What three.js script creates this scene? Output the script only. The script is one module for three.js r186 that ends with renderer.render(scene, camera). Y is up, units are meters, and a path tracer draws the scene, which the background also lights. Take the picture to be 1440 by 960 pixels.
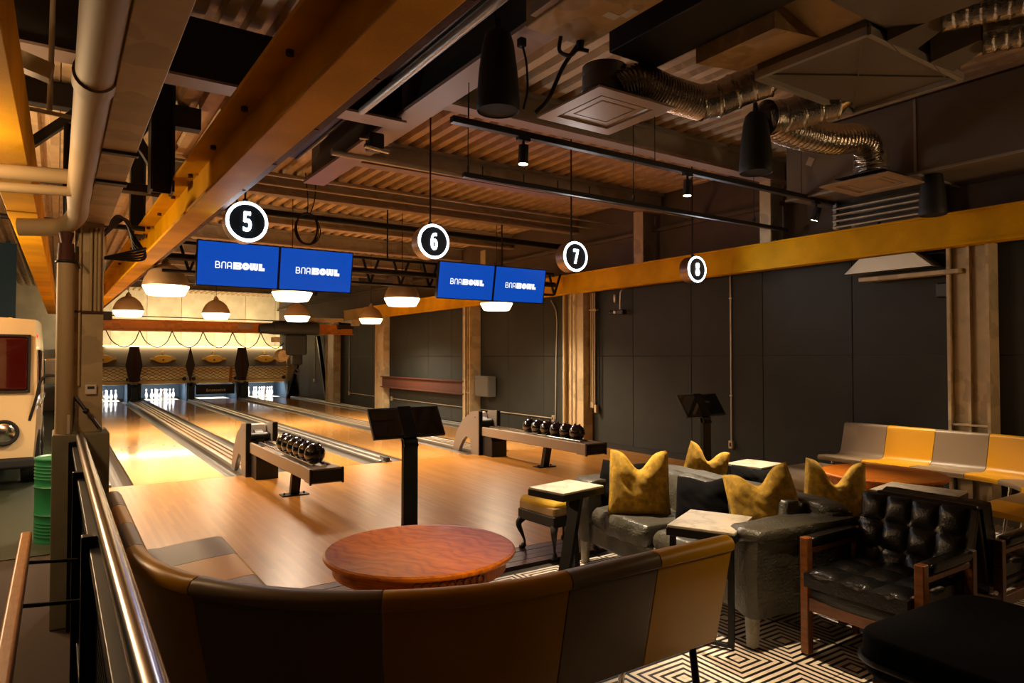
import * as THREE from 'three';
import { RoundedBoxGeometry } from 'three/addons/geometries/RoundedBoxGeometry.js';
import { TextGeometry } from 'three/addons/geometries/TextGeometry.js';
import { FontLoader } from 'three/addons/loaders/FontLoader.js';
import { mergeGeometries, mergeVertices, toCreasedNormals } from 'three/addons/utils/BufferGeometryUtils.js';
import { RectAreaLightUniformsLib } from 'three/addons/lights/RectAreaLightUniformsLib.js';

// ---------------------------------------------------------------- camera, exposure, renderer
const scene = new THREE.Scene();
const camera = new THREE.PerspectiveCamera(53.37, 1440 / 960, 0.05, 80);
camera.position.set(0, 1.564, 0);
const YAW = 33.8 * Math.PI / 180, PITCH = 1.32 * Math.PI / 180;
camera.lookAt(Math.sin(YAW) * Math.cos(PITCH), 1.564 + Math.sin(PITCH), -Math.cos(YAW) * Math.cos(PITCH));
const renderer = new THREE.WebGLRenderer({ antialias: true });
renderer.toneMapping = THREE.LinearToneMapping;
renderer.toneMappingExposure = 1.42;
renderer.shadowMap.enabled = true;
RectAreaLightUniformsLib.init();
scene.background = new THREE.Color(0x000000);
const WARM = 0xffe4c2, WHITE = 0xf2f6ff;

// ---------------------------------------------------------------- small tools
let seed = 7;
const rnd = () => { seed = (seed * 1664525 + 1013904223) >>> 0; return seed / 4294967296; };
const used = new Map();
function numbered(name) { const n = used.get(name) || 0; used.set(name, n + 1); return n ? name + '_' + String(n).padStart(3, '0') : name; }
const D = Math.PI / 180;
function clean(g) {
  if (g.index) g = g.toNonIndexed();
  for (const k of Object.keys(g.attributes)) if (!['position', 'normal', 'uv'].includes(k)) g.deleteAttribute(k);
  if (!g.attributes.normal) g.computeVertexNormals();
  g.morphAttributes = {}; g.groups = [];
  return g;
}
function boxUV(g) {                      // uv in metres, by the way each triangle points
  g = clean(g);
  const p = g.attributes.position, uv = new Float32Array(p.count * 2), a = new THREE.Vector3(), b = new THREE.Vector3(), c = new THREE.Vector3();
  for (let i = 0; i < p.count; i += 3) {
    a.fromBufferAttribute(p, i); b.fromBufferAttribute(p, i + 1); c.fromBufferAttribute(p, i + 2);
    const n = b.clone().sub(a).cross(c.clone().sub(a)), x = Math.abs(n.x), y = Math.abs(n.y), z = Math.abs(n.z);
    [a, b, c].forEach((q, k) => {
      const s = y >= x && y >= z ? [q.x, q.z] : x >= z ? [q.y, q.z] : [q.x, q.y];
      uv[(i + k) * 2] = s[0]; uv[(i + k) * 2 + 1] = s[1];
    });
  }
  g.setAttribute('uv', new THREE.BufferAttribute(uv, 2));
  return g;
}
function P(g, x = 0, y = 0, z = 0, rx = 0, ry = 0, rz = 0) {
  const m = new THREE.Matrix4().compose(new THREE.Vector3(x, y, z), new THREE.Quaternion().setFromEuler(new THREE.Euler(rx, ry, rz)), new THREE.Vector3(1, 1, 1));
  return g.clone().applyMatrix4(m);
}
const join = (l) => { l = l.map((g) => { g = clean(g); return g.attributes.uv ? g : boxUV(g); }); return l.length === 1 ? l[0] : mergeGeometries(l); };
const box = (w, h, d, x = 0, y = 0, z = 0, rx = 0, ry = 0, rz = 0) => P(boxUV(new THREE.BoxGeometry(w, h, d)), x, y, z, rx, ry, rz);
const span = (x0, x1, y0, y1, z0, z1) => box(Math.abs(x1 - x0), Math.abs(y1 - y0), Math.abs(z1 - z0), (x0 + x1) / 2, (y0 + y1) / 2, (z0 + z1) / 2);
const rbox = (w, h, d, r, x = 0, y = 0, z = 0, rx = 0, ry = 0, rz = 0, s = 2) => P(boxUV(new RoundedBoxGeometry(w, h, d, s, Math.min(r, w / 2.02, h / 2.02, d / 2.02))), x, y, z, rx, ry, rz);
const cyl = (r0, r1, h, x = 0, y = 0, z = 0, rx = 0, ry = 0, rz = 0, n = 24) => P(clean(new THREE.CylinderGeometry(r0, r1, h, n)), x, y, z, rx, ry, rz);
const ball = (r, x, y, z, n = 20, sy = 1) => { const g = new THREE.SphereGeometry(r, n, Math.round(n * 0.7)); g.scale(1, sy, 1); return P(clean(g), x, y, z); };
const V = (x, y, z) => new THREE.Vector3(x, y, z);
function bar(a, b, w, h) {               // straight square bar from a to b
  const d = V(...b).sub(V(...a)), g = boxUV(new THREE.BoxGeometry(w, h, d.length()));
  const q = new THREE.Quaternion().setFromRotationMatrix(new THREE.Matrix4().lookAt(V(...b), V(...a), Math.abs(d.y) > 0.95 * d.length() ? V(0, 0, 1) : V(0, 1, 0)));
  return g.applyQuaternion(q).translate((a[0] + b[0]) / 2, (a[1] + b[1]) / 2, (a[2] + b[2]) / 2);
}
function rod(a, b, r, n = 12) {
  const d = V(...b).sub(V(...a)), g = clean(new THREE.CylinderGeometry(r, r, d.length(), n));
  return g.applyQuaternion(new THREE.Quaternion().setFromUnitVectors(V(0, 1, 0), d.normalize())).translate((a[0] + b[0]) / 2, (a[1] + b[1]) / 2, (a[2] + b[2]) / 2);
}
function tube(pts, r, seg = 40, n = 10, closed = false) {
  return clean(new THREE.TubeGeometry(new THREE.CatmullRomCurve3(pts.map((p) => V(...p)), closed), seg, r, n, closed));
}
function ribbed(pts, rf, seg = 160, n = 28) {       // round duct with a radius that changes along its length
  const c = new THREE.CatmullRomCurve3(pts.map((p) => V(...p))), f = c.computeFrenetFrames(seg, false), pos = [], idx = [], uv = [];
  for (let i = 0; i <= seg; i++) {
    const p = c.getPointAt(i / seg), r = rf(i / seg, i);
    for (let j = 0; j <= n; j++) {
      const a = j / n * Math.PI * 2, q = p.clone().addScaledVector(f.normals[i], Math.cos(a) * r).addScaledVector(f.binormals[i], Math.sin(a) * r);
      pos.push(q.x, q.y, q.z); uv.push(i / seg, j / n);
      if (i < seg && j < n) { const k = i * (n + 1) + j; idx.push(k, k + n + 1, k + 1, k + 1, k + n + 1, k + n + 2); }
    }
  }
  const g = new THREE.BufferGeometry();
  g.setAttribute('position', new THREE.Float32BufferAttribute(pos, 3)); g.setAttribute('uv', new THREE.Float32BufferAttribute(uv, 2)); g.setIndex(idx);
  g.computeVertexNormals();
  return clean(g);
}
const lathe = (pts, n = 32, x = 0, y = 0, z = 0) => P(clean(toCreasedNormals(new THREE.LatheGeometry(pts.map((p) => new THREE.Vector2(Math.max(p[0], 0), p[1])), n), 0.7)), x, y, z);
function prism(pts, depth, bevel = 0) {              // outline in x,y pushed along z, centred on z
  const s = new THREE.Shape(pts.map((p) => new THREE.Vector2(p[0], p[1])));
  const g = new THREE.ExtrudeGeometry(s, { depth: depth - 2 * bevel, bevelEnabled: bevel > 0, bevelSize: bevel, bevelThickness: bevel, bevelOffset: -bevel, bevelSegments: 2, curveSegments: 16 });
  return boxUV(g.translate(0, 0, -(depth - 2 * bevel) / 2));
}
function smooth(g, angle = 0.9) { g.deleteAttribute('uv'); g.deleteAttribute('normal'); g = mergeVertices(g, 1e-5); g.computeVertexNormals(); return boxUV(toCreasedNormals(g, angle)); }
function noise3(x, y, z) {
  const s = Math.sin, v = s(x * 1.7 + s(y * 2.3 + 1.1) * 1.3) + s(y * 1.9 - s(z * 2.1) * 1.7 + 0.4) + s(z * 2.7 + s(x * 1.3 + 2.0) * 1.5) + 0.5 * s(x * 5.1 + y * 4.3 - z * 3.9);
  return v / 3.5;
}
function puff(w, h, d, k = 0.35, wrinkle = 0.004, n = 14, freq = 9) {       // stuffed cushion: a box blown up a little, with creases
  const g = new THREE.BoxGeometry(2, 2, 2, n, n, n), p = g.attributes.position;
  const off = rnd() * 50;
  for (let i = 0; i < p.count; i++) {
    const x = p.getX(i), y = p.getY(i), z = p.getZ(i), x2 = x * x * k, y2 = y * y * k, z2 = z * z * k;
    let a = x * Math.sqrt(1 - y2 / 2 - z2 / 2 + y2 * z2 / 3) * w / 2, b = y * Math.sqrt(1 - z2 / 2 - x2 / 2 + z2 * x2 / 3) * h / 2, c = z * Math.sqrt(1 - x2 / 2 - y2 / 2 + x2 * y2 / 3) * d / 2;
    const e = wrinkle * noise3(a * freq + off, b * freq, c * freq * 1.3), l = Math.hypot(a / w, b / h, c / d) || 1;
    p.setXYZ(i, a + e * a / w / l, b + e * b / h / l, c + e * c / d / l);
  }
  return smooth(g, 1.2);
}
function tufted(w, h, t, nx, ny, dep) {               // flat pad, buttoned into cells on its +z face
  const g = new THREE.BoxGeometry(w, h, t, nx * 8, ny * 8, 3), p = g.attributes.position;
  for (let i = 0; i < p.count; i++) {
    const u = p.getX(i) / w + 0.5, v = p.getY(i) / h + 0.5, z = p.getZ(i);
    const f = Math.pow(Math.abs(Math.sin(Math.PI * nx * u)) * Math.abs(Math.sin(Math.PI * ny * v)), 0.42);
    if (z > 0) p.setZ(i, z + dep * (f - 0.75) + 0.02 * noise3(u * 9, v * 9, 1) * 0.4);
  }
  return smooth(g, 1.0);
}
function pillow(w, h, t, chop, sd) {                   // scatter cushion with two ears and a dent between them
  const n = 26, pos = [], idx = [];
  for (const s of [1, -1]) {
    const o = pos.length / 3;
    for (let i = 0; i <= n; i++) for (let j = 0; j <= n; j++) {
      const u = i / n * 2 - 1, v = j / n * 2 - 1, e = Math.pow(Math.max(0, (1 - u * u) * (1 - v * v)), 0.45);
      const dent = chop * Math.exp(-(u * u) / 0.16) * Math.pow(Math.max(0, (v + 0.6) / 1.6), 2);
      const x = w / 2 * u * (1 - 0.07 * (1 - v * v) - (v > 0 ? 0.10 * v * v : 0)), y = h / 2 * v * (1 - 0.05 * (1 - u * u)) - dent;
      const fold = 0.012 * noise3(u * 3 + sd, v * 3, s) * e + 0.02 * Math.exp(-(u * u) / 0.05) * v * e * -1;
      pos.push(x, y, s * (t / 2 * e + fold));
      if (i < n && j < n) { const k = o + i * (n + 1) + j, a = k + n + 1; s > 0 ? idx.push(k, a, k + 1, a, a + 1, k + 1) : idx.push(k, k + 1, a, a, k + 1, a + 1); }
    }
  }
  const g = new THREE.BufferGeometry(); g.setAttribute('position', new THREE.Float32BufferAttribute(pos, 3)); g.setIndex(idx);
  g.computeVertexNormals();
  return boxUV(g);
}

// ---------------------------------------------------------------- things, parts and the setting
function mesh(name, geos, mat, parent) {
  const m = new THREE.Mesh(Array.isArray(geos) ? join(geos) : geos, mat);
  m.castShadow = m.receiveShadow = true; m.name = name; if (parent) parent.add(m);
  return m;
}
function tag(o, label, category, group) { o.userData.label = label; o.userData.category = category; if (group) o.userData.group = group; return o; }
function thing(name, label, category, pos = [0, 0, 0], turn = 0, group) {
  const o = new THREE.Group(); o.name = numbered(name); o.position.set(...pos); o.rotation.y = turn; scene.add(o);
  return tag(o, label, category, group);
}
function single(name, geos, mat, label, category, group) { const m = mesh(numbered(name), geos, mat); scene.add(m); return tag(m, label, category, group); }
function struct(name, geos, mat, label) { const m = mesh(numbered(name), geos, mat); scene.add(m); m.userData.kind = 'structure'; if (label) m.userData.label = label; return m; }
function structGroup(name, label) { const o = new THREE.Group(); o.name = numbered(name); o.userData.kind = 'structure'; if (label) o.userData.label = label; scene.add(o); return o; }
function copy(src, pos, turn, label, group) {
  const o = src.clone(); o.name = numbered(src.name.replace(/_\d{3}$/, '')); o.position.set(...pos); if (turn !== undefined) o.rotation.y = turn;
  o.userData = { ...src.userData }; if (label) o.userData.label = label; if (group) o.userData.group = group;
  scene.add(o); return o;
}

// ---------------------------------------------------------------- computed textures
function canvasTex(w, h, draw, srgb = true) {
  const c = document.createElement('canvas'); c.width = w; c.height = h; draw(c.getContext('2d'), w, h);
  const t = new THREE.CanvasTexture(c); t.wrapS = t.wrapT = THREE.RepeatWrapping; if (srgb) t.colorSpace = THREE.SRGBColorSpace; return t;
}
function dataTex(w, h, f, srgb = true) {
  const d = new Uint8Array(w * h * 4);
  for (let y = 0; y < h; y++) for (let x = 0; x < w; x++) { const c = f(x / w, y / h, x, y), i = (y * w + x) * 4; d[i] = c[0]; d[i + 1] = c[1]; d[i + 2] = c[2]; d[i + 3] = 255; }
  const t = new THREE.DataTexture(d, w, h); t.wrapS = t.wrapT = THREE.RepeatWrapping; t.magFilter = THREE.LinearFilter; t.minFilter = THREE.LinearMipmapLinearFilter; t.generateMipmaps = true;
  if (srgb) t.colorSpace = THREE.SRGBColorSpace; t.needsUpdate = true; return t;
}
const hash = (x, y) => { let n = Math.imul(x | 0, 374761393) ^ Math.imul(y | 0, 668265263); n = Math.imul(n ^ (n >>> 13), 1274126177); return ((n ^ (n >>> 16)) >>> 0) / 4294967296; };
function vnoise(x, y, px, py) {          // tiling value noise
  const xi = Math.floor(x), yi = Math.floor(y), fx = x - xi, fy = y - yi, sx = fx * fx * (3 - 2 * fx), sy = fy * fy * (3 - 2 * fy), w = (a, m) => ((a % m) + m) % m;
  const h = (a, b) => hash(w(a, px), w(b, py) + 57);
  return (h(xi, yi) * (1 - sx) + h(xi + 1, yi) * sx) * (1 - sy) + (h(xi, yi + 1) * (1 - sx) + h(xi + 1, yi + 1) * sx) * sy;
}
const fbm = (u, v, f, o = 4) => { let s = 0, a = 0.5, t = 0; for (let i = 0; i < o; i++) { s += a * vnoise(u * f, v * f, f, f); t += a; a /= 2; f *= 2; } return s / t; };
const mixc = (a, b, t) => [0, 1, 2].map((i) => a[i] + (b[i] - a[i]) * t);
const hex = (c) => [(c >> 16) & 255, (c >> 8) & 255, c & 255];
const rep = (t, u, v, rot = 0) => { t = t.clone(); t.repeat.set(u, v); t.rotation = rot; t.needsUpdate = true; return t; };
function stripWood(a, b, strips, dark, alongV = true, len = 3) {      // narrow boards side by side, each its own tone
  return dataTex(512, 512, (u, v) => {
    if (!alongV) [u, v] = [v, u];
    const k = Math.floor(u * strips), o = hash(k, 3), seg = Math.floor(((v + o) % 1) * len), tone = hash(k, seg + 11), e = (u * strips) % 1;
    const grain = vnoise(u * 190, v * 9 + k * 3, 190, 9) * 0.5 + fbm(u, v, 8, 3) * 0.5, c = mixc(hex(a), hex(b), tone * 0.62 + grain * 0.38);
    const line = e < 0.04 ? dark : 1;
    return c.map((q) => q * line);
  });
}
function grainWood(a, b, f = 26, stretch = 3) {
  return dataTex(512, 512, (u, v) => {
    const w = fbm(u, v, 4, 3) * 1.3, g = Math.abs(Math.sin((u * f + w * 6) * 1.0)) * 0.45 + vnoise(u * 120, v * stretch * 2, 120, stretch * 2) * 0.55;
    return mixc(hex(a), hex(b), g);
  });
}
const T = {
  approach: stripWood(0xbb8236, 0x9c6624, 20, 0.93),
  lane: stripWood(0xd9a562, 0xc08743, 20, 0.9),
  border: grainWood(0x3a2116, 0x56331f, 20, 4),
  oak: grainWood(0x8a4206, 0xc8720e, 18, 3),
  walnut: grainWood(0x62340f, 0x8a501c, 20, 4),
  railWood: grainWood(0xa8671c, 0xc98a34, 20, 4),
  noise: dataTex(256, 256, (u, v) => { const n = 255 * fbm(u, v, 8, 5); return [n, n, n]; }, false),
  fine: dataTex(256, 256, (u, v, x, y) => { const n = 120 + 120 * (hash(x, y) * 0.6 + fbm(u, v, 32, 2) * 0.4); return [n, n, n]; }, false),
  leather: dataTex(512, 512, (u, v) => { const n = 255 * (0.55 * fbm(u, v, 6, 4) + 0.45 * Math.abs(2 * fbm(u + 0.3, v, 24, 3) - 1)); return [n, n, n]; }, false),
  weave: dataTex(256, 256, (u, v, x, y) => { const n = 128 + 60 * Math.sin(x * 0.8) * Math.sin(y * 0.8) + 60 * (hash(x, y) - 0.5); return [n, n, n]; }, false),
  wall: dataTex(512, 512, (u, v, x, y) => { const n = 0.86 + 0.22 * (fbm(u, v, 6, 5) - 0.5) + 0.06 * (hash(x, y) - 0.5); return [n * 255, n * 255, n * 255]; }),
  grime: dataTex(512, 512, (u, v) => { const n = fbm(u, v, 7, 5), s = n > 0.58 ? 0.9 : 1, k = 0.94 + 0.12 * (fbm(u, v, 20, 3) - 0.5); return [255 * Math.min(1, s * k), 250 * Math.min(1, s * k), 240 * Math.min(1, s * k)]; }),
  velvet: dataTex(256, 256, (u, v, x, y) => { const n = 0.75 + 0.4 * (fbm(u, v, 10, 4) - 0.5) + 0.14 * (hash(x, y >> 2) - 0.5); return [255 * n, 255 * n, 255 * n]; }),
  marble: dataTex(256, 256, (u, v) => { const n = 0.97 - 0.16 * Math.pow(1 - Math.abs(2 * fbm(u, v, 5, 4) - 1), 6); return [255 * n, 252 * n, 246 * n]; }),
  tile: canvasTex(256, 256, (c, w) => {
    c.fillStyle = '#d9cdbb'; c.fillRect(0, 0, w, w);
    for (let k = 4; k >= 0; k--) {                                   // nested angles around one corner
      const o = w * (k * 0.2 + 0.15), t = w * 0.085;
      c.fillStyle = '#14110f'; c.fillRect(0, w - o - t, o + t, t); c.fillRect(o, w - o - t, t, o + t);
    }
  }),
};
function mat(color, rough = 0.6, metal = 0, o = {}) { return new THREE.MeshPhysicalMaterial({ color, roughness: rough, metalness: metal, ...o }); }
const glow = (color, k, o = {}) => new THREE.MeshStandardMaterial({ color: 0x111111, emissive: color, emissiveIntensity: k, roughness: 0.5, ...o });
const bump = (t, u, s) => ({ bumpMap: rep(t, u, u), bumpScale: s });
const M = {
  approach: mat(0xffffff, 0.32, 0, { map: rep(T.approach, 1 / 0.7, 1 / 2.4), clearcoat: 0.25, clearcoatRoughness: 0.25 }),
  lane: mat(0xffffff, 0.14, 0, { map: rep(T.lane, 1 / 0.54, 1 / 3), clearcoat: 0.5, clearcoatRoughness: 0.05 }),
  border: mat(0xffffff, 0.4, 0, { map: rep(T.border, 1.2, 6, Math.PI / 2) }),
  gutter: mat(0x55504a, 0.42, 0.25), cap: mat(0x98968e, 0.32, 0.7), trackBronze: mat(0x9a7f5f, 0.35, 0.6), black: mat(0x0b0a0a, 0.5),
  blackMetal: mat(0x100f0f, 0.42, 0.4), darkSteel: mat(0x2a2622, 0.6, 0.3, bump(T.noise, 3, 0.002)), slate: mat(0x2c3032, 0.6, 0.2),
  wall: mat(0x2c2e28, 0.75, 0, { map: rep(T.wall, 0.7, 0.7), ...bump(T.fine, 12, 0.0006) }),
  wallUpper: mat(0x6a5a4c, 0.85, 0, { map: rep(T.wall, 0.5, 0.5) }),
  baseboard: mat(0x1b1a18, 0.6), tan: mat(0xc0ac88, 0.55, 0, { map: rep(T.grime, 0.6, 0.6) }), tanPipe: mat(0xa89068, 0.7, 0.05),
  cream: mat(0xeee0c0, 0.75, 0, { map: rep(T.wall, 0.4, 0.4) }),
  yellow: mat(0xf4b400, 0.6, 0, { map: rep(T.wall, 0.5, 0.5), specularIntensity: 0.2 }),
  craneOrange: mat(0xcc7f16, 0.5, 0, { map: rep(T.grime, 0.7, 0.7) }), rail: mat(0x4a2416, 0.7, 0.2, bump(T.noise, 5, 0.002)),
  deck: mat(0xc4ab88, 0.6, 0.1, { map: rep(T.grime, 0.4, 0.4) }), greySteel: mat(0xa5a198, 0.55, 0.15, { map: rep(T.grime, 0.5, 0.5) }),
  flange: mat(0x9a8577, 0.6, 0.1), galv: mat(0xa39c8e, 0.42, 0.45, bump(T.noise, 4, 0.001)), duct: mat(0x7a7062, 0.5, 0.55, bump(T.noise, 2, 0.002)),
  foil: mat(0xb9b2a6, 0.2, 1, bump(T.noise, 9, 0.003)), ductTan: mat(0xb89a68, 0.65, 0.2, { map: rep(T.grime, 0.8, 0.8) }), diffuser: mat(0xa98f6f, 0.4, 0.3),
  concrete: mat(0x8c8468, 0.8, 0, { map: rep(T.wall, 0.9, 0.9), ...bump(T.noise, 4, 0.002) }), conduit: mat(0xb3a68f, 0.4, 0.5), box: mat(0x66655f, 0.5, 0.3),
  steel: mat(0x8d8683, 0.22, 1), wood: mat(0xffffff, 0.35, 0, { map: rep(T.walnut, 3, 2), clearcoat: 0.2 }), oak: mat(0xffffff, 0.36, 0, { map: rep(T.oak, 2, 2), specularIntensity: 0.8, clearcoat: 0.12, clearcoatRoughness: 0.26 }),
  railWood: mat(0xffffff, 0.45, 0, { map: rep(T.railWood, 6, 2) }),
  benchYellow: mat(0xd69a04, 0.36, 0, { ...bump(T.fine, 10, 0.0003), specularIntensity: 0.6 }), benchTan: mat(0x8b765a, 0.38, 0, { ...bump(T.fine, 10, 0.0003), specularIntensity: 0.7 }),
  sofa: mat(0x3f3c30, 0.4, 0, { ...bump(T.leather, 2.2, 0.006) }), blackLeather: mat(0x0d0d0e, 0.28, 0, { ...bump(T.leather, 4, 0.002) }), blackFabric: mat(0x050404, 0.95, 0, { specularIntensity: 0.25, ...bump(T.weave, 8, 0.001) }),
  velvet: mat(0xeab628, 0.85, 0, { map: rep(T.velvet, 4, 4), sheen: 0.5, sheenColor: new THREE.Color(0xe6b83a), sheenRoughness: 0.5, ...bump(T.weave, 10, 0.001) }),
  ottoYellow: mat(0xd0a41a, 0.7, 0, bump(T.weave, 6, 0.001)), ottoSide: mat(0xa88a58, 0.75, 0, bump(T.weave, 6, 0.001)),
  marble: mat(0xc8beac, 0.35, 0, { map: rep(T.marble, 2, 2) }), tile: mat(0xffffff, 0.45, 0, { map: T.tile }), grout: mat(0x4a443c, 0.9),
  returnGrey: mat(0x7c7168, 0.4, 0.3), returnPanel: mat(0x8c7a68, 0.45, 0.2), bowlingBall: mat(0x0c0908, 0.08, 0, { clearcoat: 1, clearcoatRoughness: 0.03 }),
  pin: mat(0xf2efe8, 0.25, 0, { clearcoat: 0.5 }), pinRed: mat(0xb01818, 0.3), maskGrey: mat(0x6c6258, 0.55, 0.1), maskBrown: mat(0x3a2a1c, 0.6), quilt: mat(0xf0cc80, 0.5), brass: mat(0xf0bc4c, 0.35, 0.1),
  pitBlue: mat(0x31404c, 0.6), pendant: mat(0xa88c64, 0.5, 0.1), carpet: mat(0x3a2c20, 0.95, 0, bump(T.fine, 20, 0.003)), floorGreen: mat(0x2a3122, 0.5),
  bus: mat(0xd2b88c, 0.35, 0, { clearcoat: 0.6 }), busGlass: mat(0x3a0c08, 0.06, 0, { clearcoat: 1 }), chrome: mat(0xc9c4bc, 0.15, 1), rubber: mat(0x0c0c0c, 0.8), barrel: mat(0x1e6a3e, 0.4, 0.1),
  amber: glow(0xffa010, 2), redLamp: glow(0xff1a10, 1.5), blueWall: mat(0x2c4f6a, 0.8), cable: mat(0x0d0c0b, 0.7), speaker: mat(0x0a0a0b, 0.6, 0, bump(T.fine, 12, 0.0004)), grille: mat(0x151313, 0.8),
  lens: glow(0xffd9a0, 7), signLit: glow(0xeaf2ff, 5), signFace: mat(0x222e38, 0.35), signSide: mat(0x8c7868, 0.3, 0.8), lampLit: glow(0xffe0b0, 12), stripLit: glow(0xffd890, 3), pitLit: glow(0xe8f2ff, 10),
  label: mat(0xb9ae98, 0.8), paper: mat(0xbcae96, 0.9), white: mat(0xddd6c8, 0.5),
};

// ================================================================ LIGHTS OF THE ROOM (the fittings are built further down, at the same places)
function spot(x, y, z, tx, ty, tz, color, cd, angle = 70, pen = 0.8, size = 4) {
  const l = new THREE.SpotLight(color, cd, 0, angle * D, pen, 2); l.position.set(x, y, z); l.target.position.set(tx, ty, tz); l.target.updateMatrixWorld();
  l.castShadow = true; l.shadow.radius = size; l.name = numbered('spot_light'); scene.add(l); return l;
}
function area(w, h, x, y, z, tx, ty, tz, color, nits) {
  const l = new THREE.RectAreaLight(color, nits, w, h); l.position.set(x, y, z); l.lookAt(tx, ty, tz); l.name = numbered('area_light'); scene.add(l); return l;
}
function point(x, y, z, color, cd, size = 3) { const l = new THREE.PointLight(color, cd, 0, 2); l.position.set(x, y, z); l.castShadow = true; l.shadow.radius = size; l.name = numbered('point_light'); scene.add(l); return l; }
const FOUL = -9.48, PENDANT_X = [1.19, 2.85, 4.6, 6.4], PENDANT_Z = [-10.05, -15.8];
for (const z of PENDANT_Z) for (const x of PENDANT_X) spot(x, 2.36, z, x, 0, z, WARM, z < -12 ? 52 : 35, 80, 0.6, 10);
const SIGN_X = [1.31, 3.06, 4.85, 6.87];
for (const x of SIGN_X) area(0.3, 0.3, x, 2.70, -5.90, x, 2.70, 0, WHITE, 12);
for (const c of [2.49, 5.95]) area(2.0, 0.55, c, 2.76, -9.42, c, 2.2, -6, 0x2a55ff, 0.5);
for (const x of [1.33, 3.22, 4.96, 6.85]) area(1.0, 0.12, x, 0.70, -27.92, x, 0.1, -28.1, 0xe8f2ff, 75);
area(6.4, 0.10, 4.6, 2.04, -28.2, 4.6, 3.0, -29.9, 0xffe4b4, 72);
area(6.4, 0.06, 4.6, 1.99, -28.02, 4.6, 1.3, -27.3, 0xffdca0, 40);
const TRACK_Z = -4.48;
const UNSEEN_GLOBES = [[-0.72, 2.5, -4.3], [-1.3, 2.25, -7.6], [-1.9, 2.6, -9.6], [7.4, 2.35, -0.2]];  // lamps out of view: left girder, walkway, bus front, right wall and ducts
UNSEEN_GLOBES.forEach(([x, y, z], i) => point(x, y, z, 0xffd4a0, [2.6, 10, 20, 3.5][i], 6));
spot(4.9, 3.45, 0.7, 2.7, 0.5, -1.9, 0xffe0b8, 9, 12, 0.9, 2);  // out of view, lights the right end of the bench back
spot(1.2, 3.45, -1.2, 1.5, 0.6, -3.0, 0xffdcae, 34, 17, 0.8, 2);  // out of view, lights the near table top
spot(2.8, 3.45, -1.95, 3.0, 0, -2.1, 0xffdcae, 50, 15, 0.8, 2);  // out of view overhead, lights the tiles beside the bench
spot(3.11, 3.06, TRACK_Z, 3.35, 0, -3.2, 0xffe4c2, 52, 24, 0.7, 2);
spot(5.04, 3.06, TRACK_Z, 4.7, 0, -3.3, 0xffe4c2, 56, 24, 0.7, 2);
spot(7.18, 3.06, TRACK_Z, 7.0, 0.4, -3.4, 0xffe4c2, 26, 24, 0.7, 2);

// ================================================================ FLOORS
const floor = structGroup('floor', 'raised bowling platform with pale maple approach and lounge slab');
mesh('approach_boards', span(0.3, 7.95, -0.06, 0, FOUL, -4.65), M.approach, floor);
mesh('lounge_slab', [span(0.3, 9.2, -0.4, -0.035, -4.25, 4), span(0.3, 7.95, -0.4, -0.06, -4.65, -4.25)], M.grout, floor);
mesh('platform_base', span(0.3, 7.95, -0.4, -0.16, -30, -4.65), M.black, floor);
for (let k = 0; k < 4; k++) mesh('border_plank', span(0.32, 7.95, -0.05, -0.002 - (k % 2) * 0.001, -4.645 + k * 0.1, -4.552 + k * 0.1), M.border, floor);
const lowFloor = struct('floor', span(-8, 0.28, -0.5, -0.4, -30, 4), M.carpet, 'dark brown carpet of the lower walkway beside the railing');
struct('floor', span(-8, 0.0, -0.395, -0.39, -30, -8.2), M.floorGreen, 'dark green painted floor under the parked bus');

// patterned cement tiles, four to a figure
const tileGeo = (r) => {
  const g = new THREE.BoxGeometry(0.197, 0.014, 0.197), p = g.attributes.position, uv = g.attributes.uv;
  for (let i = 0; i < p.count; i++) { let u = p.getX(i) / 0.2 + 0.5, v = 0.5 - p.getZ(i) / 0.2; for (let k = 0; k < r; k++) [u, v] = [v, 1 - u]; uv.setXY(i, u, v); }
  return clean(g);
};
const tileG = [0, 1, 2, 3].map(tileGeo);
{
  const extra = [];
  for (let i = -3; i < 31; i++) for (let j = -10; j < 25; j++) {
    const x = 2.98 + 0.1 + (i - 9) * 0.2, z = -2.33 + 0.1 + (j - 9) * 0.2;
    if (x < 0.4 || x > 7.9 || z < -4.15 || z > 3.4) continue;
    const ex = ((i - 9) % 2 + 2) % 2, ez = ((j - 9) % 2 + 2) % 2;         // which quarter of a figure
    const r = ex === 0 ? (ez === 0 ? 3 : 0) : (ez === 0 ? 2 : 1);
    const near = x > 1.55 && x < 5.15 && z > -4.2 && z < -1.0 && !(x < 2.4 && z > -1.9);
    if (near) { const t = mesh('floor_tile', tileG[r], M.tile, floor); t.position.set(x, -0.028 + 0.0012 * rnd() + 0.008, z); }
    else extra.push(P(tileG[r], x, -0.02, z));
  }
  const s = mesh('floor_tiles', extra, M.tile, floor); s.userData.kind = 'stuff';
}

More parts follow.
